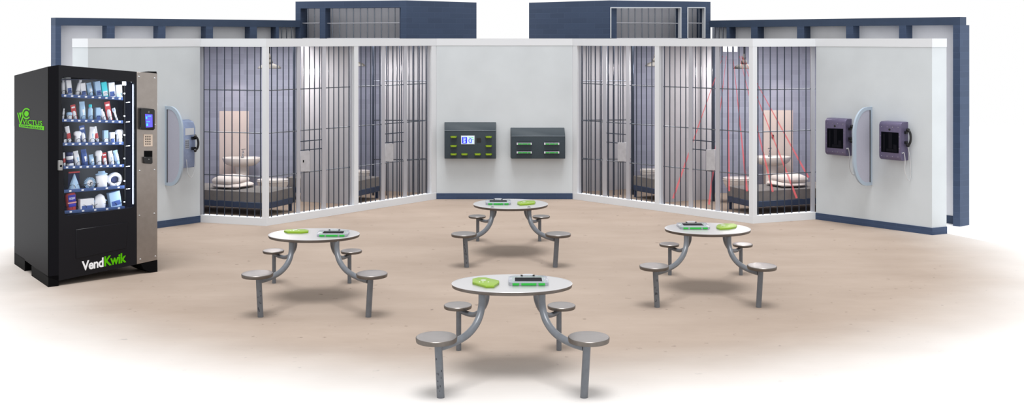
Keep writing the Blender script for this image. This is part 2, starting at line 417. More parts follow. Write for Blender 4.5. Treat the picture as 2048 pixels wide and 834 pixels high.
def bed(N, u, w, L, W, label, pillow=True, plabel=''):
    N, u, w = V(*N), V(*u).normalized(), V(*w).normalized()
    P = lambda a, b, z: V(N.x+u.x*a+w.x*b, N.y+u.y*a+w.y*b, z)
    t = thing('prison_bed', P(L/2, W/2, 0), label, 'bed')
    for a in (.02, L-.06):
        for b in (.0, W-.04):
            MB().col([(P(a, b, 0).x, P(a, b, 0).y) for a, b in ((a, b), (a+.04, b), (a+.04, b+.04), (a, b+.04))], 0, .13).build('leg', M_bedf, t)
    MB().prism([P(0, 0, .125), P(L, 0, .125), P(L, W, .125), P(0, W, .125)], (0, 0, .1)).bevel(.008, 1).build('bed_frame', M_bedf, t)
    # mattress with drooping blanket folds on its long side
    n = 60; rings = []
    for z, k in ((.215, 1), (.30, .8), (.365, .35), (.385, .0), (.395, -.6)):
        r = []
        per = []
        m1 = 40
        for i in range(m1): per.append((i/m1*L, 0, 0, -1))
        for i in range(16): per.append((L, i/16*W, 1, 0))
        for i in range(m1): per.append((L-i/m1*L, W, 0, 1))
        for i in range(16): per.append((0, W-i/16*W, -1, 0))
        for i, (a, b, da, db) in enumerate(per):
            s_ = a+b*1.7
            fold = (math.sin(s_*34)*.5+math.sin(s_*19+1.3)*.5)*.012*max(k, 0)
            e = -.01+fold if k >= 0 else -.03
            r.append(P(min(max(a+da*e, .01 if k < 0 else -1), L+1), b+db*e, z))
        rings.append(r)
    MB().loft(rings).build('mattress', M_matt, t)
    if pillow:
        c = P(L-1.0, W*.5, .398); pil = []
        for lay in range(2):
            rings = []; nu = 22; cc = c+V(0, 0, .045*lay)+V(u.x, u.y, 0)*.06*lay
            mb = MB()
            a_, b_, h_ = .28-.03*lay, .31-.03*lay, .044+.034*lay
            for j in range(9):
                ph = -math.pi/2+math.pi*j/8; ring = []
                for i in range(nu*2):
                    th = i*math.pi/nu; cs, sn = math.cos(th), math.sin(th)
                    q = .55
                    x = math.copysign(abs(cs)**q, cs)*max(math.cos(ph), .01)**.6; y = math.copysign(abs(sn)**q, sn)*max(math.cos(ph), .01)**.6
                    zz = math.sin(ph)*h_*(1+.12*math.sin(5*th+lay))
                    wv = 1+.04*math.sin(7*th+2*lay)
                    ring.append(cc+V(u.x, u.y, 0)*x*a_*wv+V(w.x, w.y, 0)*y*b_*wv+V(0, 0, zz+h_))
                rings.append(ring)
            mb.loft(rings); pil.append(mb)
        pt = thing('pillow', c, plabel, 'pillow')
        pil[0].build('pillow_bottom', M_pillow, pt); pil[1].build('pillow_top', M_pillow, pt)
    return t
uL, wL = (-.93, .36), (.36, .93)
bed((-3.95, 20.16), uL, wL, 1.9, .8, 'grey covered bed with navy frame in the far left cell, left of the corner post', True, 'white plump pillow on the bed in front of the left washbasin')
bed((3.93, 20.36), (.93, .36), (-.36, .93), 1.9, .8, 'grey covered bed with navy frame under red beams, beside the right corner post', True, 'white plump pillow on the bed in front of the right washbasin')
bed((-2.68, 21.84), (-.92, .39), (.39, .92), 1.5, .75, 'grey bed end behind the left slim post, in the left inner cell', False)
bed((2.556, 22.04), (.88, .475), (-.475, .88), .95, .75, 'grey bed end behind the right slim post, in the right inner cell', False)

def toilet(px, d, label, sc_=1.0):
    x = (px-CX)/F*d; t = thing('toilet', (x, d, 0), label, 'toilet')
    MB().lathe((x, d, 0), [(.12, 0), (.13, .03), (.11, .12), (.13, .2), (.2, .27), (.235, .34), (.24, .375), (.232, .385)], 40, 1.12*sc_, .82*sc_).build('bowl', M_ceramic, t)
    MB().lathe((x, d, 0), [(.245, .386), (.25, .392), (.25, .404), (.245, .41)], 40, 1.12*sc_, .82*sc_).build('seat', M_ceramic, t)
    MB().lathe((x, d, 0), [(.24, .412), (.246, .418), (.243, .432), (.22, .438)], 40, 1.12*sc_, .82*sc_).build('lid', M_ceramic, t)
    return t
toilet(546, 21.75, 'white ceramic toilet at the foot of the far left bed')
toilet(1477, 22.0, 'white ceramic toilet behind the bed with red beams, left of the right corner post')
toilet(716, 23.2, 'white ceramic toilet in the left inner cell, right of the slim post', .8)
toilet(1302, 23.45, 'white ceramic toilet in the right inner cell, left of the slim post', .75)

def basin(px, rimy, d, wpx, label, side):
    x = (px-CX)/F*d; z = H-(rimy-HY)*d/F; a = wpx/2*d/F; b = .2
    t = thing('washbasin', (x, d, 0), label, 'washbasin')
    rings = []; seg = 44
    for k, dz in ((.3, -.15), (.55, -.145), (.78, -.12), (.93, -.075), (1.0, -.02), (1.01, 0), (.97, .012), (.9, .008), (.84, -.01), (.7, -.06), (.4, -.09), (.05, -.1)):
        r = []
        for i in range(seg):
            th = i*2*math.pi/seg; cs, sn = math.cos(th), math.sin(th)
            yy = sn*b*k if sn < 0 else min(sn*b*1.3*k, b*k*.95)
            r.append(V(x+cs*a*k, d+yy, z+dz))
        rings.append(r)
    MB().loft(rings).build('bowl', M_ceramic, t)
    MB().lathe((x, d+.03, 0), [(.13, 0), (.12, .03), (.1, .15), (.1, z-.3), (.125, z-.14)], 30, 1.05, .8).build('pedestal', M_ceramic, t)
    f = MB()
    f.tube(smooth_path([V(x-.01, d+.15, z), V(x-.01, d+.15, z+.08), V(x, d+.12, z+.12), V(x+side*.02, d+.05, z+.11), V(x+side*.03, d+.01, z+.085)], 4), .013, 10)
    f.obox(V(x+side*.01, d+.13, z+.15), (.035, 0, .004), (0, .012, 0), (0, 0, .006))
    f.lathe((x-.01, d+.15, z), [(.03, -.005), (.028, .012), (.016, .02)], 16)
    f.build('tap', M_chrome, t)
    return t
basin(483, 316, 22.95, 76, 'white washbasin on pedestal before the left pink splash panel', 1)
basin(1543.5, 314, 22.95, 76, 'white washbasin on pedestal before the right pink splash panel', -1)
def splash(x0, x1, y0, label):
    d = 23.298; a, b = (x0-CX)/F*d, (x1-CX)/F*d; z1 = H-(y0-HY)*d/F
    o = MB().prism([V(a, d, 0), V(b, d, 0), V(b, d, z1), V(a, d, z1)], (0, -.012, 0)).bevel(.002, 1).build('splash_panel', M_panel)
    o['label'] = label; o['category'] = 'wall panel'
splash(439, 497.5, 222, 'tall pale pink splash panel on the wall behind the left washbasin')
splash(1526, 1585.5, 220.5, 'tall pale pink splash panel on the wall behind the right washbasin')
# small metal soap holder over the right basin
o = MB().prism([V((1543-CX)/F*23.28, 23.28, 1.02), V((1547-CX)/F*23.28, 23.28, 1.02), V((1547-CX)/F*23.28, 23.28, 1.09), V((1543-CX)/F*23.28, 23.28, 1.09)], (0, -.03, 0)).bevel(.004, 1).build('soap_dispenser', M_black)
o['label'] = 'small dark dispenser above the tap of the right washbasin'; o['category'] = 'dispenser'

LAMPS = []
def pendant(px, brimy, d, r, label, en=42):
    x = (px-CX)/F*d; z = H-(brimy-HY)*d/F
    t = thing('pendant_lamp', (x, d, z), label, 'lamp')
    prof = [(r, 0), (r*1.01, .006), (r*.97, .02), (r*.8, .05), (r*.5, .075), (r*.28, .09), (.035, .1)]
    inner = [(.03, .09), (r*.45, .068), (r*.75, .042), (r*.95, .006)]
    mb = MB(); seg = 36
    rr = [[V(x+math.cos(k*2*math.pi/seg)*a, d+math.sin(k*2*math.pi/seg)*a, z+h) for k in range(seg)] for a, h in list(reversed(inner))+[]]
    ring = [[V(x+math.cos(k*2*math.pi/seg)*a, d+math.sin(k*2*math.pi/seg)*a, z+h) for k in range(seg)] for a, h in list(reversed(prof))+list(reversed(inner))]
    mb.loft(ring, cap=False); mb.build('lamp_shade', M_lamp, t)
    MB().lathe((x, d, z), [(.035, .09), (.06, .1), (.055, .13), (.03, .16), (.035, .19), (.02, .22), (.012, .26)], 20).build('neck', M_lamp, t)
    MB().tube([V(x, d, z+.25), V(x, d, 2.785)], .008, 8).build('cord', M_blk2, t)
    MB().lathe((x, d, z), [(.001, -.005), (.03, .005), (.04, .03), (.03, .06), (.02, .085)], 16).build('bulb', M_bulb, t)
    ld = bpy.data.lights.new('pendant_light', 'POINT'); ld.energy = en; ld.color = (1, .94, .9); ld.shadow_soft_size = .08
    lo = bpy.data.objects.new('pendant_light', ld); lo.location = (x, d, z-.06); COL.objects.link(lo); LAMPS.append(lo)
    return t
pendant(539, 137, 21.6, .2, 'grey enamel pendant lamp hanging above the far left bed')
pendant(1488, 137.5, 21.7, .18, 'grey enamel pendant lamp hanging above the bed with red beams')
pendant(709, 132.5, 22.9, .2, 'grey enamel pendant lamp in the left inner cell, beside the slim post', 28)
pendant(1311, 132.5, 22.9, .19, 'grey enamel pendant lamp in the right inner cell, beside the slim post', 28)
# wall-wash glow over the splash panels: small warm spots under the ceiling
for px in (469, 1560):
    d = 22.6; ld = bpy.data.lights.new('wall_washer', 'SPOT'); ld.energy = 16; ld.color = (1, .82, .7); ld.spot_size = math.radians(42); ld.spot_blend = .9; ld.shadow_soft_size = .05
    lo = bpy.data.objects.new('wall_washer', ld); lo.location = ((px-CX)/F*d, d, 2.45); COL.objects.link(lo)
    tgt = V((px-CX)/F*23.3, 23.3, 1.75); lo.rotation_euler = (tgt-lo.location).to_track_quat('-Z', 'Y').to_euler()

# added soft fill lights to brighten the cells, no fixtures there
for (x, y, sx_, sy_, e) in ((-4.5, 21.4, 1.8, 1.8, 60), (4.6, 21.4, 1.8, 1.8, 60), (-2.3, 22.55, 1.4, .9, 32), (2.1, 22.6, 1.4, .9, 32)):
    ld = bpy.data.lights.new('cell_fill_light', 'AREA'); ld.shape = 'RECTANGLE'; ld.size = sx_; ld.size_y = sy_; ld.energy = e; ld.color = (1, .96, .93)
    lo = bpy.data.objects.new('cell_fill_light', ld); lo.location = (x, y, 2.77); COL.objects.link(lo)

# sensor boxes and red beams
M_beam = None
def beam_mat():
    m = bpy.data.materials.new('red_light_beam'); m.use_nodes = True; N = m.node_tree.nodes; L = m.node_tree.links
    N.remove(N['Principled BSDF']); tr = N.new('ShaderNodeBsdfTransparent'); em = N.new('ShaderNodeEmission'); em.inputs[0].default_value = (.95, .16, .18, 1); em.inputs[1].default_value = .85
    mx = N.new('ShaderNodeMixShader'); mx.inputs[0].default_value = .45; L.new(tr.outputs[0], mx.inputs[1]); L.new(em.outputs[0], mx.inputs[2]); L.new(mx.outputs[0], N['Material Output'].inputs['Surface'])
    return m
M_beam = beam_mat()
for (a, b), w in zip(((1446, 1454), (1457, 1464), (1469, 1475)), ('leftmost', 'middle', 'rightmost')):
    d = 21.9
    p, q = PD(a, 91, d), PD(b, 104, d)
    o = MB().prism([V(p.x, d, q.z), V(q.x, d, q.z), V(q.x, d, 2.78), V(p.x, d, 2.78)], (0, .06, 0)).bevel(.004, 1).build('sensor_box', M_white)
    o['label'] = w+' of three white sensor boxes under the ceiling beside the beams'; o['category'] = 'sensor'
BL = [((1446, 112), (1346, 397), 21.2, 'ending furthest left, near the grey partition foot'), ((1453, 112), (1418, 409), 20.95, 'ending second from left, beside the bed leg'),
      ((1456, 112), (1458, 382), 20.6, 'falling straight down onto the bed foot'), ((1466, 112), (1494, 382), 20.45, 'ending on the bed just left of the corner post'),
      ((1479, 112), (1545.5, 383), 20.45, 'ending on the bed below the washbasin'), ((1482, 112), (1593.5, 396), 20.5, 'crossing the splash panel to the front of the mattress'),
      ((1484, 112), (1617, 355), 21.2, 'slanting furthest right, down to the pillow')]
for (a, b, d, desc) in BL:
    p, q = PD(a[0], a[1], 21.5), PD(b[0], b[1], d)
    if q.z < .03: q.z = .03
    o = MB().tube([p, q], [.003, .017], 10).build('red_beam', M_beam)
    o['label'] = 'thin red light beam '+desc; o['category'] = 'light beam'; o['group'] = 'red sensor beams in the right cell'

# ------------------------------------------------------------------ taller building behind
ZG = -.35
def tower(x0, d0, x1, d1, x2, d2, openings, barpx, railx, sd, label, white_trim):
    P = lambda x, d: V((x-CX)/F*d, d)
    T0, T1, T2 = P(x0, d0), P(x1, d1), P(x2, d2); zt = 3.638
    A, B = VP(T0, T1), VP(T1, T2)
    zo = B.at(x1, 15, 0).z
    struct(MB().col([T0, T1, T1-A.n*.2, T0-A.n*.2], ZG, zt), 'wall_%s_block_side' % sd, M_blue)
    mb = MB(); xs = sorted([x1, x2]+[v for o in openings for v in o])
    for a, b in zip(xs[0::2], xs[1::2]):
        p, q = B.xy(a), B.xy(b); mb.col([p, q, q-B.n*.22, p-B.n*.22], ZG, zo)
    p, q = B.xy(x1), B.xy(x2); mb.col([p, q, q-B.n*.22, p-B.n*.22], zo, zt)
    struct(mb, 'wall_%s_block_front' % sd, M_blue)
    p, q = B.xy(x1)-B.n*.36, B.xy(x2)-B.n*.36
    struct(MB().col([p, q, q-B.n*.1, p-B.n*.1], ZG, zt-.02), 'wall_%s_block_back' % sd, M_part)
    e = B.xy(x2); struct(MB().col([e-B.n*.22, e-B.n*.36, e-B.n*.36+(B.xy(x1)-e).normalized()*.1, e-B.n*.22+(B.xy(x1)-e).normalized()*.1], ZG, zt-.02), 'wall_%s_block_return' % sd, M_bluep)
    for i, (a, b) in enumerate(openings):
        c = B.xy((a+b)/2, -.1); t = thing('upper_barred_opening', (c.x, c.y, 2.5), label % ('wide' if b-a > 60 else 'narrow'), 'barred opening')
        for x in barpx:
            if a+2 < x < b-1:
                r = B.xy(x, -.1); MB().tube([V(r.x, r.y, 2.5), V(r.x, r.y, zo+.002)], .012, 8).build('bar', M_rail, t)
        for yy in (46.5, 77):
            u_ = B.at(a, yy, -.09); v_ = B.at(b, yy, -.09); u_.z = v_.z = (u_.z+v_.z)/2
            MB().tube([u_, v_], .012, 8).build('crossbar', M_stile, t)
        if white_trim:
            mb = MB(); w = 1.6
            for (ax, bx, ay, by) in ((a, b, 14.5, 16.3), (a, a+w, 16, 76), (b-w, b, 16, 76)):
                mb.plate(B, [(ax, ay), (bx, ay), (bx, by), (ax, by)], .01, .1)
            mb.build('opening_trim', M_cap, t)
tower(953, 26.3, 813, 24.8, 591, 25.67, [(601, 639.5), (650.5, 801.5)], [615.5, 629, 665, 679, 693, 707, 721, 735, 749, 763, 777, 790], None, 'left', '%s barred opening in the dark blue block above the left cells', False)
tower(1058, 26.46, 1220, 24.8, 1421, 25.8, [(1221, 1363), (1375, 1411)], [1229.6, 1243, 1257, 1270, 1284, 1297, 1310, 1324, 1338, 1351, 1385, 1398], None, 'right', '%s white-trimmed barred opening in the dark blue block above the right cells', True)

def outer(xa, da, xb, db, piers, sd, barx, yb=None):
    """long outer wall: xa far end (by the tower), xb near free end"""
    P = lambda x, d: V((x-CX)/F*d, d)
    A, B = P(xa, da), P(xb, db); vp = VP(A, B); zt = 3.25
    t = (B-A).normalized()
    struct(MB().col([A, B, B-vp.n*.2, A-vp.n*.2], 3.112, zt), 'trim_%s_outer_beam' % sd, M_bluep)
    p, q = A-vp.n*.2-t*.1, B-vp.n*.2-t*.12
    struct(MB().col([p, q, q-vp.n*.1, p-vp.n*.1], ZG, 3.112), 'wall_%s_outer' % sd, M_outer)
    struct(MB().col([p+vp.n*.012, q+vp.n*.012, q, p], ZG, ZG+.14), 'baseboard_%s_outer' % sd, M_bluep)
    for i, (a, b) in enumerate(piers):
        u_, v_ = vp.xy(a), vp.xy(b)
        o = MB().col([u_, v_, v_-vp.n*.3, u_-vp.n*.2], ZG, 3.112).build('pier', M_blue)
        o.name = 'trim_%s_pier_%d' % (sd, i+1); o['kind'] = 'structure'
    c = vp.xy(barx[0], -.1); th = thing('upper_bar_row', (c.x, c.y, 2.6), 'row of steel bars above the cells between %s dark block and first pier' % sd, 'bars')
    for x in barx:
        r = vp.xy(x, -.1); MB().tube([V(r.x, r.y, 2.6), V(r.x, r.y, 3.112)], .012, 8).build('bar', M_rail, th)
    return vp
outer(600, 25.6, 111, 22.15, [(111, 122), (214, 229.5), (316.6, 331), (412, 426), (500, 514), (552, 558)], 'left', [563, 573, 583])
outer(1419, 25.78, 1920, 21.45, [(1453, 1458.5), (1502, 1515), (1594, 1608), (1692, 1706), (1798, 1812), (1906, 1920)], 'right', [1430, 1438, 1446])

# ================================================================== TABLES
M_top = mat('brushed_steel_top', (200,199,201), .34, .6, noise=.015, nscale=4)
M_rim = mat('brushed_steel_rim_shaded', (104,97,92), .4, .9, noise=.1, nscale=12)  # same steel darkened: the floor's reflection in the rim put into its colour
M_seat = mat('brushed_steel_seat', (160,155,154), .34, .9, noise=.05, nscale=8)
M_srim = mat('brushed_steel_seat_rim_shaded', (108,102,97), .38, .9, noise=.12, nscale=14)  # darker copy of the seat steel, its brown floor reflection painted in
def table(cx, sx, fy, sy, bfy, toph, label, top_y):
    mx = lambda x: cx+sx*(x-1024); my = lambda y: fy+sy*(y-795)
    Yf = H*F/(fy-HY); Yb0 = H*F/(bfy-HY); Yb = Yf+.93*(Yb0-Yf)
    dep = lambda t: Yf+(Yb-Yf)*t
    # tabletop
    dt = dep(.5); C = PD(cx, top_y, dt); R = 121*sx*dt/F; zt = C.z
    ratio = (toph/2)/((top_y-HY)/dt)/R
    t = thing('canteen_table', (C.x, C.y, 0), label, 'table')
    th = .03*sx/1*dt/10.8*1.0; th = .034
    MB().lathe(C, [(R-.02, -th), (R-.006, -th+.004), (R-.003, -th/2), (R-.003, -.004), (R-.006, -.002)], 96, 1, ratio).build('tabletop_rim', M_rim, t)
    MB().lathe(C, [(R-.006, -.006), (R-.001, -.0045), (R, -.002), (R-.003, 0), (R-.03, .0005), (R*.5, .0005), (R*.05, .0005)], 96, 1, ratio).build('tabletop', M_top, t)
    rf, rb = 8.0*sx*Yf/F*.96, 5.1*sx*Yb/F
    def leg(pts, r, foot, seatc, seatw, tt, seath, front):
        path = smooth_path([PD(mx(x), my(y), dep(q)) for x, y, q in pts], 6)
        path[0].z = zt-.03
        MB().tube(path, r, 16).build('curved_arm', M_tube, t)
        dS_ = dep(tt); S = PD(mx(seatc[0]), my(seatc[1]), dS_); Rw = seatw*sx/2*dS_/F
        ft = PD(mx(foot), 0, dS_); ft.z = 0
        pst = PD(mx(foot if not front else (seatc[0]+ (3 if seatc[0] < 1024 else -3))), my(seatc[1]+8), dS_)
        MB().tube([ft, ft.lerp(pst, .5), V(pst.x, pst.y, S.z-.02)], r*1.02, 16).build('leg', M_tube, t)
        # chipped paint flecks near the foot
        if seatc[0] < 1024 and front:
            mb = MB()
            for k in range(9):
                zz = random.uniform(.05, .32); an = random.uniform(-2.3, -.9); pc = ft.lerp(pst, zz/max(pst.z, .1))
                c = V(pc.x+math.cos(an)*r*1.03, pc.y+math.sin(an)*r*1.03, zz); tg = V(-math.sin(an), math.cos(an), 0)
                mb.obox(c, tg*random.uniform(.002, .004), V(math.cos(an), math.sin(an), 0)*.001, V(0, 0, random.uniform(.004, .014)))
            mb.build('paint_chips', M_chip, t, kind='stuff')
        st = seath*sy*dS_/F
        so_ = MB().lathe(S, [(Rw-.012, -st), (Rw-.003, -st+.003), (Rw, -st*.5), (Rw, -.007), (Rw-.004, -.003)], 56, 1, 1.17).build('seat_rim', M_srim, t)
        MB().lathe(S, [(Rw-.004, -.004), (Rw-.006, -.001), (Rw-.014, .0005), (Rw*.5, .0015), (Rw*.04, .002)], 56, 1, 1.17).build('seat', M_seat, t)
        MB().lathe(S, [(r*1.3, -st-.008), (Rw*.55, -st-.004), (Rw*.6, -st+.002)], 24).build('seat_bracket', M_tube, t)
    fl = [(964, 575, .33), (963.5, 612, .32), (955, 643, .27), (936, 668, .19), (908, 685, .09), (879, 695, .02)]
    leg(fl, rf, 881.5, (873, 672.7), 83, 0, 10.5, True)
    leg([(2048-x, y, q) for x, y, q in fl], rf, 1168, (1177.5, 672.7), 83, 0, 10.5, True)
    leg([(974, 575, .7), (973, 600, .72), (964, 619, .8), (949, 629, .9), (934, 627, .97), (917.5, 620, 1.0)], rb, 917.4, (915.7, 609), 56, 1.0, 7.5, False)
    leg([(1071, 575, .7), (1073, 600, .72), (1082, 620, .8), (1096, 630, .9), (1108, 628, .97), (1119, 621, 1.0)], rb, 1118, (1123, 609.5), 56, 1.0, 7.5, False)
    return zt+.0005
zA = table(1024, 1, 795, 1, 694.5, 36.5, 'steel round table with four stools, nearest of the four and at the front centre', 566)
zB = table(1021.3, .618, 534.5, .555, 479, 20, 'steel round table with four stools, farthest back against the centre wall', 407.3)
zC = table(628.3, .752, 634, .72, 562, 24, 'steel round table with four stools, left one beside the vending machine', 467.8)
zD = table(1415.2, .708, 614.5, .685, 546, 23.6, 'steel round table with four stools, right one before the beam-lit cell', 456.6)

# devices on the tables
def tablet(quad, yb, scr, z, where, tag_=False):
    TL, TR, BR, BL_ = quad
    h = .03
    top = [PZ(x, y, z+h) for x, y in quad]
    c = sum(top, V(0, 0, 0))/4
    t = thing('tablet', (c.x, c.y, z), 'tablet in a clear case with green bumper, '+where, 'tablet', 'clear cased tablets lying on the tables')
    def ins(k, zz, kx=None):
        return [V(c.x+(p.x-c.x)*(kx or k), c.y+(p.y-c.y)*k, zz) for p in top]
    def rrect(pts, zz, n=5, r=.16):
        out = []
        for i in range(4):
            p, a, b = pts[i], pts[i-1], pts[(i+1) % 4]
            e1, e2 = p+(a-p)*r, p+(b-p)*r
            for k in range(n+1):
                s = k/n; out.append(V(*(((1-s)**2*e1+2*s*(1-s)*p+s*s*e2)[:2]), zz))
        return out
    def box(k, z0, z1, kx=None, r=.12):
        return [rrect(ins(k, 0, kx), z0, r=r), rrect(ins(k, 0, kx), z1, r=r)]
    MB().loft(box(.86, z+.004, z+h-.006, .8), smooth=False).build('green_bumper', M_green2, t)
    mb = MB(); mb.loft([rrect(ins(.98, 0), z), rrect(ins(1, 0), z+.004), rrect(ins(1, 0), z+h-.003), rrect(ins(.97, 0), z+h)], smooth=False); mb.build('clear_case', M_clear, t)
    S = [PZ(x, y, z+h) for x, y in scr]; sc_ = sum(S, V(0, 0, 0))/4
    MB().prism([V(sc_.x+(p.x-sc_.x)*1.1, sc_.y+(p.y-sc_.y)*1.25, z+h-.004) for p in S], (0, 0, .006)).build('screen_bezel', mat('grey_bezel', (150, 152, 160), .4), t)
    MB().prism([V(p.x, p.y, z+h) for p in S], (0, 0, .0035)).build('screen', M_screen, t)
    # carry handle lugs at the back edge, latch strip at the front
    e1, e2 = top[0].lerp(top[1], .32), top[0].lerp(top[1], .68)
    for e in (e1, e2):
        MB().obox(e.lerp(c, .14)+V(0, 0, .004), (.009, 0, 0), (0, .012, 0), (0, 0, .006)).build('case_lug', M_black, t)
    MB().tube(smooth_path([e1.lerp(c, .14)+V(0, 0, .006), e1.lerp(e2, .25)+V(0, 0, .007), e1.lerp(e2, .75)+V(0, 0, .007), e2.lerp(c, .14)+V(0, 0, .006)], 4), .005, 8).build('handle', mat('pale_grey_plastic', (206, 208, 214), .3), t)
    f1, f2 = top[3].lerp(top[2], .1), top[3].lerp(top[2], .9)
    for k0, k1 in ((0, .2), (.27, .73), (.8, 1)):
        a, b = f1.lerp(f2, k0), f1.lerp(f2, k1); m_ = (a+b)/2; MB().obox(V(m_.x, m_.y-.001, z+h*.48), (b-a)/2, V(0, .004, 0), V(0, 0, h*.3)).build('green_edge_strip', M_green2, t)
    return t
tablet([(1016.6,551.2),(1093.7,550.5),(1098.3,565),(1017,565)], 575, [(1029.8,555.8),(1083,555.8),(1084.5,563),(1029.8,563)], zA, 'on the nearest table')
tablet([(970.9,398.6),(1021.4,398.6),(1022.3,405.6),(971.3,405.6)], 410, [(979.2,401),(1013.5,401),(1013.8,403.9),(979.2,403.9)], zB, 'on the farthest table')
tablet([(638.4,460.2),(700,459.8),(695,468.5),(632.5,468.5)], 472.5, [(647.7,463),(688.7,463),(686.3,467),(645.2,467)], zC, 'on the left table')
td = tablet([(1351.5,444.8),(1411.4,444.3),(1421.6,453.8),(1360.8,453.8)], 458.6, [(1364,447.3),(1402.6,447.3),(1407.7,451.2),(1367.3,451.2)], zD, 'on the right table')
def puck(pts, z, where):
    h = .022
    top = [PZ(x, y, z+h) for x, y in pts]; c = sum(top, V(0, 0, 0))/len(top)
    t = thing('handheld_device', (c.x, c.y, z), 'lime green eight-sided handheld device '+where, 'device', 'lime green handheld devices')
    MB().loft([[V(p.x, p.y, z) for p in top], [V(c.x+(p.x-c.x)*1.02, c.y+(p.y-c.y)*1.02, z+h*.5) for p in top], [V(p.x, p.y, z+h-.003) for p in top], [V(c.x+(p.x-c.x)*.94, c.y+(p.y-c.y)*.94, z+h) for p in top]], smooth=False).build('body', M_green, t)
    rx = max(abs(p.x-c.x) for p in top)
    MB().lathe(V(c.x-.02*rx/.11, c.y+.03, z+h), [(rx*.2, -.002), (rx*.2, .0015), (rx*.14, .002)], 20).build('round_button', mat('silver_grey_button', (190, 192, 188), .3), t)
    for k in (-.45, -.2, .2):
        MB().lathe(V(c.x+rx*k, c.y-.05, z+h), [(.006, -.001), (.006, .0015), (.003, .002)], 10).build('indicator_dot', M_white, t)
    return t
puck([(945.4,556.5),(956,554.2),(971,554.2),(998,560.4),(998,564),(987.5,571),(972,571),(945.4,563.7)], zA, 'on the nearest table')
puck([(1035,403),(1041,401.8),(1053,400.6),(1069,400.8),(1071,403),(1069,405.5),(1054,407.2),(1040,408),(1035,406)], zB, 'on the farthest table')
puck([(568,460.5),(573,458.4),(590,457.9),(611,458.2),(617,459.6),(616,462),(602,463.3),(575,462.9)], zC, 'on the left table')
puck([(1433,451),(1436,448.6),(1450,446.6),(1468,446.6),(1474,449.2),(1472,452.6),(1459,455.2),(1440,456.2),(1433,453.8)], zD, 'on the right table')

# ================================================================== WALL CHARGING STATIONS
def station(x0, x1, xb0, xb1, yt, yfold, yb, prot, label, fb=0):
    A = W_C
    bt, ft = (A.at(xb0, yt), A.at(xb1, yt)), (A.at(x0, yfold, prot), A.at(x1, yfold, prot))
    fbm = (A.at(x0, yb, prot), A.at(x1, yb, prot)); bb = (A.at(xb0, yb-fb), A.at(xb1, yb-fb))
    c = (bb[0]+bb[1])/2; t = thing('charging_station', c, label, 'charging station')
    mb = MB(); mb.loft([[bt[0], ft[0], fbm[0], bb[0]], [bt[1], ft[1], fbm[1], bb[1]]], smooth=False); mb.bevel(.004, 1); mb.build('housing', M_stat, t)
    MB().tube([ft[0]+V(0, -.001, 0), ft[1]+V(0, -.001, 0)], .0035, 6).build('fold_edge', M_statedge, t)
    return t
st1 = station(889, 992, 889, 992, 244, 261.3, 317.3, .16, 'slate grey wall station with small screen and eight green devices', 1)
st2 = station(1022.8, 1130.5, 1021, 1128.5, 255, 272.3, 317.3, .16, 'slate grey wall station holding four tablets, right of the one with a screen', 2)
def rect(a, b, c, d): return [(a, c), (b, c), (b, d), (a, d)]
P16 = .16
scr = MB().plate(W_C, rect(922, 949.3, 271.2, 288.8), P16+.006, .02).bevel(.003, 1).build('screen_frame', mat('pale_screen_frame', (205, 210, 214), .4), st1)
MB().plate(W_C, rect(923, 948.3, 272.2, 287.8), P16+.0075, .002).build('screen_glass', mat('lit_screen_pale', (196, 216, 234), .3, emit=(196, 216, 234), estr=.45), scr)
Mb1 = mat('lit_screen_blue', (34, 40, 214), .3, emit=(34, 40, 214), estr=.7)
MB().plate(W_C, [(925, 274), (933.3, 274), (934.2, 275), (934.2, 286), (933.3, 287), (925, 287), (924, 286), (924, 275)], P16+.009, .002).build('screen_picture', Mb1, scr)
Mb2 = mat('lit_screen_text', (190, 222, 236), .3, emit=(190, 222, 236), estr=.5); Mb3 = mat('lit_screen_green', (50, 190, 70), .3, emit=(50, 190, 70), estr=.5)
for r in (rect(926.3, 932, 275.3, 276.4), rect(926.8, 931.6, 277.6, 279), rect(926.3, 930.6, 280, 281.2), rect(927, 931.4, 282, 283.2), rect(926.6, 931, 284.2, 285.6)):
    MB().plate(W_C, r, P16+.0105, .002).build('screen_text_line', Mb2, scr)
for r in (rect(937.5, 940, 274.5, 275.6), rect(941, 943, 274.3, 275.6), rect(943.8, 947, 274.6, 275.8), rect(944.5, 947, 278, 279.2)):
    MB().plate(W_C, r, P16+.009, .002).build('screen_text_line', Mb3, scr)
ring = [W_C.at(940.6+math.cos(a)*2.9, 281.2+math.sin(a)*4, P16+.009) for a in [i*2*math.pi/16 for i in range(16)]]
MB().tube(ring, .006, 6, closed=True).build('screen_picture', Mb1, scr)
MB().plate(W_C, rect(942, 943.5, 279, 286.6), P16+.009, .002).build('screen_picture', mat('lit_screen_sky', (110, 160, 220), .3, emit=(110, 160, 220), estr=.5), scr)
MB().plate(W_C, rect(953.2, 962, 276.4, 284.8), P16+.004, .01).build('scanner_window', M_black, st1)
def docked(x, y, where):
    c = W_C.at(x, y, P16); w, h, o = .057, .016, .05
    t3, n3 = W_C.t3, W_C.n3; t = thing('handheld_device', c-V(0, 0, h), 'lime green device docked '+where, 'device', 'lime green devices docked in the wall station')
    def sec(k, kz, d): return [c+t3*a*w*k+V(0, 0, b*h*kz)+n3*d for a, b in ((-1, -.45), (-.88, -1), (.88, -1), (1, -.45), (1, .45), (.88, 1), (-.88, 1), (-1, .45))]
    MB().loft([sec(1, 1, -.03), sec(1, 1, o*.55), sec(.8, .95, o)], smooth=False).build('body', M_green, t)
    mb = MB()
    for k in (-.4, -.15, .1, .35): mb.obox(c+t3*w*k+V(0, 0, .003)+n3*(o+.0005), t3*.004, n3*.001, V(0, 0, .004))
    mb.build('printed_marks', mat('yellow_green_print', (190, 190, 20), .5), t)
    return t
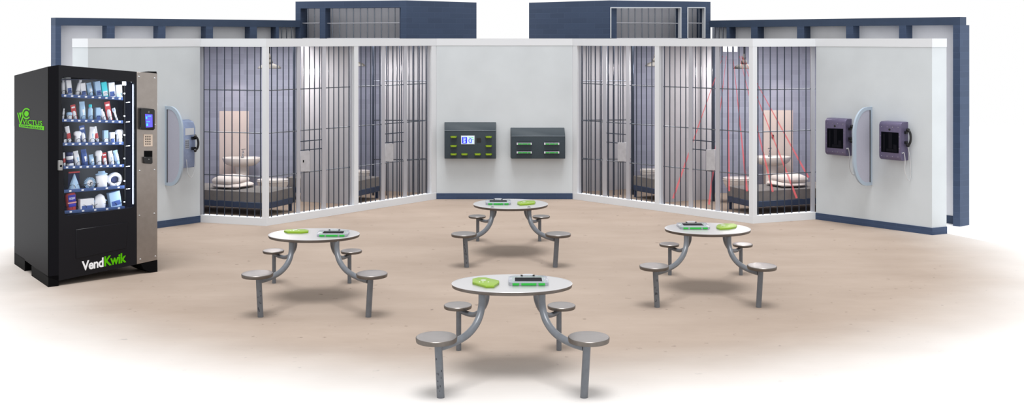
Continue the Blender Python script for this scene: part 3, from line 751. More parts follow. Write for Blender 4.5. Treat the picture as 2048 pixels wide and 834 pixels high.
for x, y, w in ((907.2, 273.8, 'left of the screen, top left slot'), (907.2, 291.9, 'mid-height in the left column'), (907.2, 308.5, 'bottom left slot'), (928.9, 308.5, 'second from left in the bottom row'),
                (955.4, 308.5, 'third from left in the bottom row'), (977.4, 308.5, 'bottom right slot'), (977.4, 291.9, 'mid-height in the right column'), (977.4, 273.8, 'top right slot')):
    docked(x, y, w+' of the screen station')
def docked_tablet(x, y, where):
    c = W_C.at(x, y, P16); t3, n3 = W_C.t3, W_C.n3; w = .137
    t = thing('tablet', c-V(0, 0, .022), 'clear cased tablet docked edge-on in the '+where, 'tablet', 'tablets docked in the right wall station')
    def sec(ww, hh, d):
        return [c+t3*a*ww+V(0, 0, b*hh)+n3*d for a, b in ((-1, -.6), (-.95, -1), (.95, -1), (1, -.6), (1, .6), (.95, 1), (-.95, 1), (-1, .6))]
    MB().obox(c+V(0, 0, .024)+n3*.002, t3*.12, n3*.004, V(0, 0, .007)).build('dark_slot', M_blk2, t)
    MB().loft([sec(w, .02, -.02), sec(w, .02, .035), sec(w*.97, .017, .045)], smooth=False).build('clear_case', M_clear, t)
    for a, b in ((-.78, -.32), (-.24, .4), (.48, .84)):
        MB().obox(c+t3*w*(a+b)/2+n3*.046-V(0, 0, .004), t3*w*(b-a)/2, n3*.006, V(0, 0, .0095)).build('green_bumper', M_green2, t)
    for s in (-1, 1):
        MB().obox(c+t3*w*.9*s+n3*.046, t3*.011, n3*.005, V(0, 0, .017)).build('case_corner', mat('pale_grey_plastic', (206, 208, 214), .3), t)
for x, y, w in ((1048.4, 287.2, 'upper left slot'), (1103.3, 287.2, 'upper right slot'), (1048.4, 304.6, 'lower left slot'), (1103.3, 304.6, 'lower right slot')):
    docked_tablet(x, y, w+' of the right wall station')

# ================================================================== PHONES AND DIVIDERS
def divider(vp, px, y0, y1, prot, label, s):
    """D-shaped privacy wing standing out from the wall at px"""
    b0, b1 = vp.at(px, y1), vp.at(px, y0); z0, z1 = b0.z, b1.z; base_ = V(b0.x, b0.y, z0)
    n3, t3 = vp.n3, vp.t3; t = thing('privacy_divider', base_, label, 'divider')
    R = prot*.72; pts = [(0, 0), (prot-R, 0)]
    for k in range(1, 9): a = math.pi/2*k/8; pts.append((prot-R+R*math.sin(a), R*1.15*(1-math.cos(a))))
    hh = z1-z0
    up = [(d, hh-z) for d, z in reversed(pts)]
    prof = pts+up
    P = lambda d, z, o=0: base_+n3*d+V(0, 0, z)+t3*o
    cx_ = prot*.5; cz = hh/2
    inn = []
    wdt = .06
    for i, (d, z) in enumerate(prof):
        a = Vector((cx_-d, (cz-z)))
        # inset toward centre
        dd = min(d, prot-wdt) if d > wdt else .05
        inn.append((max(.05, d-wdt*(d/prot)), wdt*.8+z*(hh-2*wdt*.8)/hh))
    th = .03
    MB().prism([P(d, z, -th*.3) for d, z in inn], t3*th*.6).build('panel', M_divp, t)
    n = len(prof); mb = MB()
    fo_ = [P(d, z, -th/2) for d, z in prof]; fi = [P(d, z, -th/2) for d, z in inn]; bo = [P(d, z, th/2) for d, z in prof]; bi = [P(d, z, th/2) for d, z in inn]
    V4 = [[mb.bm.verts.new(p) for p in q] for q in (fo_, fi, bi, bo)]
    for i in range(n):
        j = (i+1) % n
        for a in range(4):
            b = (a+1) % 4; mb.bm.faces.new((V4[a][i], V4[a][j], V4[b][j], V4[b][i]))
    mb.build('frame', M_divf, t)
    MB().obox(P(.055, hh/2), n3*.006, t3*(th*.62), V(0, 0, hh*.46)).build('dark_strip', M_gap, t)
    return t
divider(W_L, 331.5, 212, 370.5, .42, 'D-shaped privacy wing on the left wall, beside the vending machine', 1)
divider(W_R, 1743, 213.5, 370, .47, 'D-shaped privacy wing between the two purple phones on the right wall', -1)

def handset(c, up, out, side, L, parent, m=M_black):
    """handset lying along up, bulging towards out"""
    path = smooth_path([c-up*L*.5, c-up*L*.3+out*L*.15, c+out*L*.2, c+up*L*.3+out*L*.15, c+up*L*.5], 5)
    r = [.017+.004*abs(math.sin(i/len(path)*math.pi*2)) for i in range(len(path))]
    mb = MB(); mb.tube(path, .017, 12)
    for s in (-1, 1):
        q = c+up*s*L*.47; mb.lathe_ax(q+out*.02, [(.001, 0), (.024, -.002), (.028, -.015), (.026, -.035), (.02, -.04), (.001, -.041)], out, up, side, 18)
    return mb.build('handset', m, parent)

def wallphone():
    vp = W_L; prot = .2
    # housing footprint on the wall
    xb0, xb1 = 354, 378; 
    fx0, fx1 = 363, 389
    yt, yb = 243, 337
    b0, b1 = vp.xy(xb0), vp.xy(xb1)
    zt, zb = vp.at(366, 243).z, vp.at(366, 334).z
    w = (b1-b0).length; t3, n3 = vp.t3, vp.n3
    org = V(b0.x, b0.y, zb)
    t = thing('wall_phone', org, 'steel blue wall telephone with black handset, right of the left privacy wing', 'telephone')
    P = lambda a, d, z: org+t3*a+n3*d+V(0, 0, z)
    hh = zt-zb
    prof = [(0, 0), (prot*.75, 0), (prot*.8, .02), (prot*.8, hh-.09), (prot*.55, hh), (0, hh+.03)]
    MB().loft([[P(0, d, z) for d, z in prof], [P(w, d, z) for d, z in prof]], smooth=False).bevel(.006, 2).build('housing', M_phone, t)
    f = prot*.8
    MB().obox(P(w*.5, f, hh*.79), t3*w*.36, n3*.004, V(0, 0, hh*.075)).build('instruction_card', mat('pale_card', (196, 200, 206), .6), t)
    kp = MB().obox(P(w*.3, f, hh*.52), t3*w*.17, n3*.005, V(0, 0, hh*.1)).build('keypad', mat('keypad_steel', (176, 182, 194), .35, .5), t)
    mb = MB()
    for i in range(3):
        for j in range(4): mb.obox(P(w*(.2+.1*i), f+.007, hh*(.45+.045*j)), t3*w*.028, n3*.004, V(0, 0, hh*.014))
    mb.build('keys', mat('key_steel', (110, 116, 130), .4, .4), kp)
    hc = P(w*.78, f+.05, hh*.53)
    for s in (-1, 1): MB().obox(hc-n3*.03+V(0, 0, s*.08), t3*.03, n3*.025, V(0, 0, .022)).build('cradle', M_black if s > 0 else M_black, t)
    handset(hc+n3*.01, V(0, 0, 1), (n3*.6+t3*.8).normalized(), (t3*.6-n3*.8).normalized(), .23, t)
    MB().tube(smooth_path([hc-V(0, 0, .13), hc-V(0, 0, .3), hc-V(0, 0, .45)-t3*.02, hc-V(0, 0, .52)-t3*.07, hc-V(0, 0, .45)-t3*.13, P(w*.25, f, hh*.16), P(w*.22, f-.01, hh*.2)], 6), .0055, 8).build('cord', M_cord, t)
wallphone()

def visit_unit(x0, xs, x1, y0, y1, sdy, prot, label, win, lens):
    """video visitation unit on the right wall: front face x0..xs, visible end face xs..x1"""
    vp = W_R; t3, n3 = vp.t3, vp.n3
    a, b = vp.xy(x0, prot), vp.xy(xs, prot)
    # back corner positions on the wall under the front corners
    A0 = a-vp.n*prot; W = (b-a).length
    xm = (x0+xs)/2
    zt, zb = vp.at(xm, y0, prot).z, vp.at(xm, y1, prot).z; hh = zt-zb
    org = V(A0.x, A0.y, zb)
    P = lambda u, d, z: org+t3*u+n3*d+V(0, 0, z)
    t = thing('video_phone', org, label, 'video phone')
    R = .055; prof = [(0, 0)]
    for k in range(7): an = math.pi/2*k/6; prof.append((prot-R+R*math.sin(an), R*(1-math.cos(an))))
    for k in range(7): an = math.pi/2*k/6; prof.append((prot-R+R*math.cos(an), hh-R+R*math.sin(an)))
    prof.append((0, hh))
    MB().loft([[P(.0, d*.97, .008+z*(hh-.016)/hh) for d, z in prof], [P(.012, d, z) for d, z in prof], [P(W-.008, d, z) for d, z in prof], [P(W, d*.99, .004+z*(hh-.008)/hh) for d, z in prof]], smooth=True).build('housing', M_purple, t)
    q = [vp.at(x, y, prot+.004) for x, y in win]
    MB().prism([vp.at(x, y, prot+.001) for x, y in win], n3*.003).build('screen', M_screen, t)
    # faint reflections painted as shapes on the dark glass
    for k, (a_, b_, c_, d_) in enumerate(((.12, .2, .1, .95), (.42, .62, .05, .8), (.3, .9, .82, .95), (.7, .88, .6, .85))):
        def mixp(u_, v_): return (q[0].lerp(q[1], u_)).lerp(q[3].lerp(q[2], u_), v_)
        MB().prism([mixp(a_, c_), mixp(b_, c_), mixp(b_, d_), mixp(a_, d_)], n3*.0012).build('painted_reflection', mat('screen_dim_shape', (20, 20, 27), .5, spec=.05), t)
    l = vp.at(lens[0], lens[1], prot); MB().lathe_ax(l, [(.001, .006), (.014, .006), (.018, .002), (.018, -.004)], n3, t3, V(0, 0, 1)).build('camera_lens', M_black, t)
    for u_ in (.12, .38, .62, .88):
        for v_ in (.1, .86): MB().lathe_ax(P(W*u_, prot-.0, hh*v_), [(.001, .004), (.005, .003), (.006, -.001)], n3, t3, V(0, 0, 1), 8).build('screw', M_chrome, t)
    for v_ in (.32, .62):
        for u_ in (.07, .93): MB().lathe_ax(P(W*u_, prot, hh*v_), [(.001, .004), (.005, .003), (.006, -.001)], n3, t3, V(0, 0, 1), 8).build('screw', M_chrome, t)
    hc = P(W+.03, prot*.38, hh*.6)
    for s in (-1, 1): MB().obox(P(W+.012, prot*.38, hh*.6+s*.075), t3*.014, n3*.028, V(0, 0, .02)).build('cradle', M_black, t)
    handset(hc+t3*.015, V(0, 0, 1), t3, n3, .24, t)
    s0 = P(W+.002, prot*.78, hh*.2)
    MB().tube(smooth_path([s0, s0+t3*.02-n3*.01+V(0, 0, .005), s0+t3*.03-n3*.02-V(0, 0, .1), s0+t3*.02-V(0, 0, .27)-n3*.03, s0+t3*.03-V(0, 0, .4)-n3*.09, s0+t3*.05-V(0, 0, .36)-n3*.13, s0+t3*.05-V(0, 0, .1)-n3*.12, hc-V(0, 0, .12)+t3*.01], 6), .0055, 8).build('cord', M_cord, t)
    MB().lathe_ax(s0-t3*.002, [(.001, .01), (.012, .008), (.014, 0)], t3, n3, V(0, 0, 1), 12).build('cord_socket', M_chrome, t)
visit_unit(1650, 1691, 1703, 237, 311, 0, .16, 'purple grey video phone left of the privacy wing on the right wall', [(1654.3, 256.5), (1686.3, 257.5), (1686.3, 297.5), (1654.3, 295)], (1669.6, 252))
visit_unit(1758, 1801.5, 1820, 243.5, 320.5, 0, .19, 'purple grey video phone right of the privacy wing on the right wall', [(1762.5, 263), (1797.2, 265.5), (1797.2, 306.5), (1762.5, 303.5)], (1779, 259))

# ================================================================== VENDING MACHINE
FLp = V(*PF(117.5, 572)); FRp = V(*PF(315, 543.6)); BLp = V(*PF(28.6, 528)); BRp = FRp+BLp-FLp
CCp = V(*PF(96.5, 574.5)); VFm = VP(FLp, FRp); VSm = VP(CCp, BLp)
ztop = {'FL': VFm.at(117.5, 130).z, 'FR': VFm.at(315, 147).z, 'BL': VSm.at(28.6, 151).z}; ztop['BR'] = ztop['FR']+ztop['BL']-ztop['FL']
zbot = {'FL': VFm.at(117.5, 561.5).z, 'FR': VFm.at(315, 520).z, 'BL': VSm.at(28.6, 505).z}; zbot['BR'] = .2
def mv(u, v, w):                      # u across the front, v to the back, w up
    p = FLp+(FRp-FLp)*u+(BLp-FLp)*v
    zt = ztop['FL']*(1-u)*(1-v)+ztop['FR']*u*(1-v)+ztop['BL']*(1-u)*v+ztop['BR']*u*v
    zb = zbot['FL']*(1-u)*(1-v)+zbot['FR']*u*(1-v)+zbot['BL']*(1-u)*v+zbot['BR']*u*v
    return V(p.x, p.y, zb+(zt-zb)*w)
vm = thing('vending_machine', (*((FLp+BRp)/2), 0), 'tall black vending machine with lit window full of small goods and steel side strip', 'vending machine')
def vbox(u0, u1, v0, v1, w0, w1): return [[mv(u0, v0, w0), mv(u1, v0, w0), mv(u1, v1, w0), mv(u0, v1, w0)], [mv(u0, v0, w1), mv(u1, v0, w1), mv(u1, v1, w1), mv(u0, v1, w1)]]
DV = .235                             # share of the depth that belongs to the door
zCt, zCb = H-(133-HY)*CCp.y/F, H-(555-HY)*CCp.y/F
def sidewall(P0, z0a, z1a, P1, z0b, z1b, inn): 
    q = inn*.03
    return [[V(P0.x, P0.y, z0a), V(P1.x, P1.y, z0b), V(P1.x+q.x, P1.y+q.y, z0b), V(P0.x+q.x, P0.y+q.y, z0a)], [V(P0.x, P0.y, z1a), V(P1.x, P1.y, z1b), V(P1.x+q.x, P1.y+q.y, z1b), V(P0.x+q.x, P0.y+q.y, z1a)]]
FD = (FRp-FLp).normalized()
cab = MB(); cab.loft(sidewall(CCp, zCb, zCt, BLp, zbot['BL'], ztop['BL'], FD), smooth=False)
for b in ((.98, 1, .012, 1, 0, 1), (.02, .98, .98, 1, 0, 1), (.02, .98, .012, .98, .985, 1), (.02, .98, .012, .98, 0, .03)):
    cab.loft(vbox(*b), smooth=False)
cab.build('cabinet', M_vend, vm)
SD = (BLp-CCp).normalized(); ex = (FLp-CCp); c1 = CCp+ex*.06; c2 = FLp; bk = SD*.04
zz = lambda k: (zCb+(zbot['FL']-zCb)*k, zCt+(ztop['FL']-zCt)*k)
def colz(p, q, kp, kq, nm, m):
    (a0, a1), (b0, b1) = zz(kp), zz(kq); g = FD*.02+SD*.04
    MB().loft([[V(p.x, p.y, a0), V(q.x, q.y, b0), V(q.x+g.x, q.y+g.y, b0), V(p.x+g.x, p.y+g.y, a0)], [V(p.x, p.y, a1), V(q.x, q.y, b1), V(q.x+g.x, q.y+g.y, b1), V(p.x+g.x, p.y+g.y, a1)]], smooth=False).build(nm, m, vm)
colz(c1, c2, .06, 1, 'door_side', M_vend)
colz(CCp-ex*.03, c1, -.03, .06, 'door_seam', M_blk2)
# front door face with rounded window
OUT = [(117.5, 130), (273.6, 143.5), (273.6, 528.7), (117.5, 561.5)]
WIN = [(122, 153), (270, 164.5), (270, 415), (129.5, 432)]
def quadmap(Q, s, t): 
    a = Vector(Q[0]).lerp(Vector(Q[1]), s); b = Vector(Q[3]).lerp(Vector(Q[2]), s); return a.lerp(b, t)
def rring(off_in, ins=0.0):
    pts = []; rx, ry = .045+0*ins, .028
    n = 6
    for ci, (cx_, cy_, a0) in enumerate(((rx, ry, math.pi), (1-rx, ry, 1.5*math.pi), (1-rx, 1-ry, 0), (rx, 1-ry, .5*math.pi))):
        for k in range(n+1):
            a = a0+math.pi/2*k/n; s, t = cx_+rx*math.cos(a), cy_+ry*math.sin(a)
            q = quadmap(WIN, s, t); pts.append(VFm.at(q.x, q.y, off_in))
    return pts, n
mb = MB(); ri, nn = rring(0); ri2 = [p-VFm.n3*.04 for p in ri]; oc = [VFm.at(x, y, 0) for x, y in OUT]; oc2 = [p-VFm.n3*.04 for p in oc]
bv = [[mb.bm.verts.new(p) for p in q] for q in (ri, ri2, oc, oc2)]
N_ = len(ri)
for lay, (I, O) in enumerate(((bv[0], bv[2]), (bv[1], bv[3]))):
    for c in range(4):
        b0 = c*(nn+1)
        for k in range(nn): mb.bm.faces.new((I[b0+k], I[b0+k+1], O[c]))
        j = ((c+1)*(nn+1)) % N_; mb.bm.faces.new((I[b0+nn], I[j], O[(c+1) % 4], O[c]))
for i in range(N_):
    j = (i+1) % N_; mb.bm.faces.new((bv[0][i], bv[0][j], bv[1][j], bv[1][i]))
for i in range(4):
    j = (i+1) % 4; mb.bm.faces.new((bv[2][i], bv[2][j], bv[3][j], bv[3][i]))
door = mb.build('door_front', M_vfront, vm)
M_pane = glassy('vending_window_glass', (200, 210, 225), .012, .03)
MB().prism([p-VFm.n3*.012 for p in ri], -VFm.n3*.004).build('window_pane', M_pane, vm)
# steel strip
MB().plate(VFm, [(273.8, 143.8), (314.8, 147), (314.8, 519.8), (273.8, 528.5)], .004, .04).bevel(.003, 1).build('steel_strip', M_steelpanel, vm)
for x, y in ((278, 153), (309.5, 156), (280.5, 248.5), (310, 249), (279.5, 341.5), (309, 339.5), (279, 431), (309, 427), (281, 518.5), (311, 512.5)):
    MB().lathe_ax(VFm.at(x, y, .004), [(.001, .006), (.008, .005), (.011, 0)], VFm.n3, VFm.t3, V(0, 0, 1), 10).build('screw', M_chrome, vm)
MB().plate(VFm, [(292, 145.4), (313, 143), (314, 147.5), (300, 147)], -.03, .2).build('top_hinge', M_blk2, vm)
# card reader, keypad, note slot
cr = MB().plate(VFm, [(284.5, 216), (308, 218), (310, 221), (310, 258), (307, 260.5), (283.5, 259.5), (282, 257), (282.5, 218)], .07, .07).bevel(.006, 2).build('card_reader', M_black, vm)
MB().plate(VFm, [(290.2, 228.2), (304.8, 229), (305.3, 254.2), (292.2, 255)], .0725, .003).build('reader_screen', mat('violet_lit_screen', (84, 78, 232), .3, emit=(84, 78, 232), estr=.8), cr)
for k in range(3):
    a = [VFm.at(295.5+math.cos(t)*(1+k*.9)+k*.2, 224+math.sin(t)*(1+k*.8), .0725) for t in (-.9, -.45, 0, .45, .9)]
    MB().tube(a, .0018, 6).build('contactless_mark', mat('grey_print', (150, 150, 140), .5), cr)
for r in (rect(292, 294.5, 233, 238), rect(296, 302, 231.5, 233), rect(293, 300, 243, 244.2), rect(293, 296, 247, 252)):
    MB().plate(VFm, r, .0745, .003).build('reader_screen_mark', mat('cyan_lit_mark', (70, 200, 230), .3, emit=(70, 200, 230), estr=.6), cr)
kp = MB().plate(VFm, [(287.8, 268.5), (305.5, 268.8), (305.5, 292.8), (288, 293)], .014, .02).bevel(.003, 1).build('keypad', mat('beige_keypad', (222, 204, 188), .5), vm)
for i in range(3):
    for j in range(4):
        x, y = 292+4.1*i, 273.4+4.9*j; MB().plate(VFm, rect(x-1.2, x+1.2, y-1.3, y+1.3), .02, .008).bevel(.002, 1).build('key', mat('steel_key', (104, 98, 92), .35, .5), kp)
ns = MB().plate(VFm, rect(288.5, 304.8, 301.5, 326.5), .008, .02).build('note_slot', M_blk2, vm)
MB().plate(VFm, [(288.3, 314.2), (305, 313.6), (305.6, 326), (303, 328), (289, 327)], .04, .04).bevel(.004, 1).build('note_slot_lip', M_black, ns)
MB().lathe_ax(VFm.at(297.6, 318.6, .04), [(.001, .004), (.005, .003), (.006, 0)], VFm.n3, VFm.t3, V(0, 0, 1), 10).build('slot_lamp', M_chrome, ns)
lk = MB().plate(VFm, rect(117.5, 125.5, 321, 341), .03, .035).bevel(.004, 1).build('lock_latch', mat('latch_steel', (158, 158, 158), .4, .6), vm)
MB().lathe_ax(VFm.at(122, 332, .03), [(.001, .008), (.012, .007), (.014, 0)], VFm.n3, VFm.t3, V(0, 0, 1), 14).build('lock_barrel', M_blk2, lk)
# delivery flap
MB().plate(VFm, [(152, 459.3), (256, 444.2), (252.5, 497), (152, 518)], .008, .02).bevel(.005, 1).build('delivery_flap', M_vfront, vm)
# feet
def foot(pts, z1): 
    MB().col(pts, 0, z1).build('foot', M_blk2, vm)
sd = (BLp-FLp).normalized(); fd = (FRp-FLp).normalized()
foot([CCp, FLp, FLp+sd*.5, CCp.lerp(BLp, .47)+fd*.1, CCp.lerp(BLp, .47)], .125)
foot([CCp.lerp(BLp, .67), CCp.lerp(BLp, .67)+fd*.12, BLp+fd*.12, BLp], .15)
a = FRp-fd*.22
m_ = MB(); p0, p1 = VFm.at(281, 526.5), VFm.at(314.8, 519.8); p2 = VFm.at(315, 543.4); p3 = VFm.at(303, 545.2); p4 = VFm.at(287.5, 538.5)
m_.prism([p0, p1, V(p2.x, p2.y, 0), V(p3.x, p3.y, 0), p4], -VFm.n3*.35); m_.build('foot', M_blk2, vm)
foot([BRp-fd*.25-sd*.3, BRp-sd*.3, BRp, BRp-fd*.25], .2)
# interior lining
OI = -.55
def vquad(x0, x1, ya, yb, off): return [VFm.at(x0, ya[0], off), VFm.at(x1, ya[1], off), VFm.at(x1, yb[1], off), VFm.at(x0, yb[0], off)]
mb = MB()
e0, e1 = FLp+fd*.04, FRp-fd*.26
dn = -VFm.n*1.0
zlo, zhi = .78, 2.40
def lining(pts, z0, z1, nm, m): MB().col(pts, z0, z1).build(nm, m, vm)
q0, q1 = e0-VFm.n*.05, e1-VFm.n*.05
SV = V(sd.x, sd.y)*.62
lining([q0, q0+SV, q0+SV+fd*.01, q0+fd*.01], zlo, zhi, 'inner_side', M_inner)
lining([q1, q1+SV, q1+SV+fd*.01, q1+fd*.01], zlo, zhi, 'inner_side', M_inner)
lining([q0+SV, q1+SV, q1+SV*1.02, q0+SV*1.02], zlo, zhi, 'inner_back', mat('dark_vending_back', (10, 13, 24), .5))
lining([q0, q1, q1+SV, q0+SV], zhi-.01, zhi, 'inner_top', M_inner)
lining([q0, q1, q1+SV, q0+SV], zlo, zlo+.01, 'inner_bottom', M_inner)
# blue inner wall beside the light strip, brackets at the tray ends
MB().plate(VFm, [(250.5, 168), (262.5, 169.5), (262.5, 409), (251.5, 411)], -.42, .01).build('lit_side_panel', mat('blue_side_panel', (40, 62, 120), .3), vm)
MB().plate(VFm, [(248.6, 168), (249.8, 168), (250.8, 411), (249.6, 411)], -.1, .05).build('shelf_upright', M_blk2, vm)
for yy in (187, 232, 270, 317, 362, 404):
    MB().plate(VFm, rect(247.5, 250.5, yy-1.2, yy+1.2), -.095, .01).build('tray_clip', M_white, vm)
for yy in (205, 244, 292, 333, 378): MB().plate(VFm, [(251, yy), (262.5, yy-1.5), (262.5, yy-.8), (251, yy+.8)], -.105, .004).build('shelf_rail', M_chrome, vm)
# led strip
MB().tube([VFm.at(266.5, 169, -.05), VFm.at(266.5, 408, -.05)], .009, 8).build('led_strip', M_led, vm)
for k in range(24):
    pass
ROWS = [((123, 188), (246, 194.5)), ((123.5, 237.5), (246, 240.8)), ((125, 285.5), (247, 283.6)), ((127, 332), (248, 328.2)), ((128, 379.8), (249, 370.8)), ((129, 421.5), (249.5, 412.3))]
IO = -.15
RN = ['top', 'second', 'third', 'fourth', 'fifth', 'bottom']
TZ = []
for r, (a, b) in enumerate(ROWS):
    # tray: shelf with an upstanding front edge
    pa, pb = VFm.at(a[0], a[1], -.085), VFm.at(b[0], b[1], -.085); drop = V(0, 0, -.036)
    tr = MB().prism([pa, pb, pb+drop, pa+drop], -VFm.n3*.012).build('tray_front', M_tray, vm)
    MB().prism([pa+V(0, 0, -.022), pb+V(0, 0, -.022), pb+V(0, 0, -.03), pa+V(0, 0, -.03)], -VFm.n3*.5).build('tray', M_tray, vm)
    n = 9 if r < 4 else 5
    for k in range(n):
        c = pa.lerp(pb, (k+.5)/n)+drop*.5+VFm.n3*.001
        MB().obox(c, VFm.t3*.014, VFm.n3*.001, V(0, 0, .009)).build('price_tag', M_white, tr)
def C(*a): return a
def imat(rgb): return mat('goods_%d_%d_%d' % rgb, rgb, .4)
WHT, LBL, CYN, BLU, RED, DRK, NVY, PNK = (232, 236, 244), (166, 200, 232), (60, 214, 228), (62, 92, 160), (186, 62, 66), (26, 30, 44), (34, 48, 96), (220, 170, 170)
ITEMS = [
 [(126, 7, 32, 'bottle', WHT, 0, 'white bottle'), (138.5, 9, 34, 'box', WHT, -6, 'tall white carton'), (153.5, 8, 31, 'bottle', WHT, 14, 'white leaning bottle'), (166.5, 9, 24, 'box', WHT, -6, 'short white carton'),
  (181, 10, 25, 'pouch', LBL, -8, 'pale blue pouch'), (196.5, 10, 29, 'box', LBL, -8, 'light blue carton'), (209.5, 10, 28, 'box', CYN, -8, 'bright cyan carton'), (222.5, 11, 28, 'box', WHT, -4, 'broad white carton'), (237, 11, 24, 'box', WHT, -4, 'square white carton')],
 [(125.5, 4, 20, 'bottle', WHT, 6, 'thin white tube'), (138.5, 10, 13, 'tub', WHT, 0, 'low white tub'), (150.5, 9, 28, 'card', RED, -10, 'red hanging pack'), (165, 11, 35, 'pouch', LBL, -2, 'tall blue pouch'),
  (180.5, 9, 30, 'bottle', CYN, 0, 'cyan topped bottle'), (195, 8, 24, 'box', LBL, 0, 'pale blue slim box'), (208.5, 8, 21, 'bottle', WHT, -16, 'white leaning tube'), (220, 10, 36, 'card', RED, -10, 'tall red hanging pack'), (234.5, 6, 24, 'brush', WHT, -18, 'white slanting brush')],
 [(129, 6, 20, 'box', DRK, 0, 'dark boxed item'), (139.5, 8, 32, 'tube', RED, -10, 'red and white tube'), (155, 11, 22, 'shirt', WHT, 0, 'folded white garment'), (168, 10, 33, 'card', BLU, -8, 'blue hanging pack'),
  (182.5, 11, 30, 'pouch', WHT, 4, 'bulging white pouch'), (196, 6, 31, 'tube', RED, -12, 'red slim tube'), (210.5, 8, 23, 'box', LBL, 0, 'pale blue box'), (223.5, 8, 19, 'box', WHT, 0, 'small white box'), (238.5, 12, 24, 'shirt', WHT, 0, 'white folded shirt')],
 [(129, 5, 26, 'tube', RED, -4, 'red marked white tube'), (140.5, 13, 26, 'roll', NVY, -4, 'dark banded bundle'), (156, 10, 28, 'pouch', WHT, -10, 'white rounded pouch'), (170, 11, 31, 'pouch', BLU, -6, 'blue crumpled pouch'),
  (184, 9, 20, 'pouch', LBL, -6, 'small pale blue pouch'), (197, 10, 28, 'shirt', WHT, 0, 'rolled white garment'), (210.5, 8, 23, 'card', RED, -6, 'short red hanging pack'), (223.5, 9, 26, 'pouch', WHT, -8, 'slim white pouch'), (235, 9, 27, 'pouch', LBL, -10, 'blue white pouch')],
 [(148.5, 22, 32, 'cone', LBL, 0, 'triangular blue white pack'), (179.5, 21, 21, 'wheel', WHT, 0, 'round bristled brush'), (203, 22, 31, 'sack', WHT, 0, 'white tied sack'), (229, 24, 27, 'ring', WHT, 0, 'white ring-shaped roll')],
 [(142.5, 20, 33, 'jar', RED, -4, 'red and blue labelled jar'), (172, 25, 20, 'box', WHT, 0, 'wide white box'), (199.5, 22, 27, 'ball', WHT, 0, 'white dome-shaped item'), (231, 20, 28, 'box', LBL, -10, 'light blue flat carton')],
]
ORD = ['leftmost', 'second', 'third', 'fourth', 'fifth', 'sixth', 'seventh', 'eighth', 'ninth']
t3, n3, Z3 = VFm.t3, VFm.n3, V(0, 0, 1)
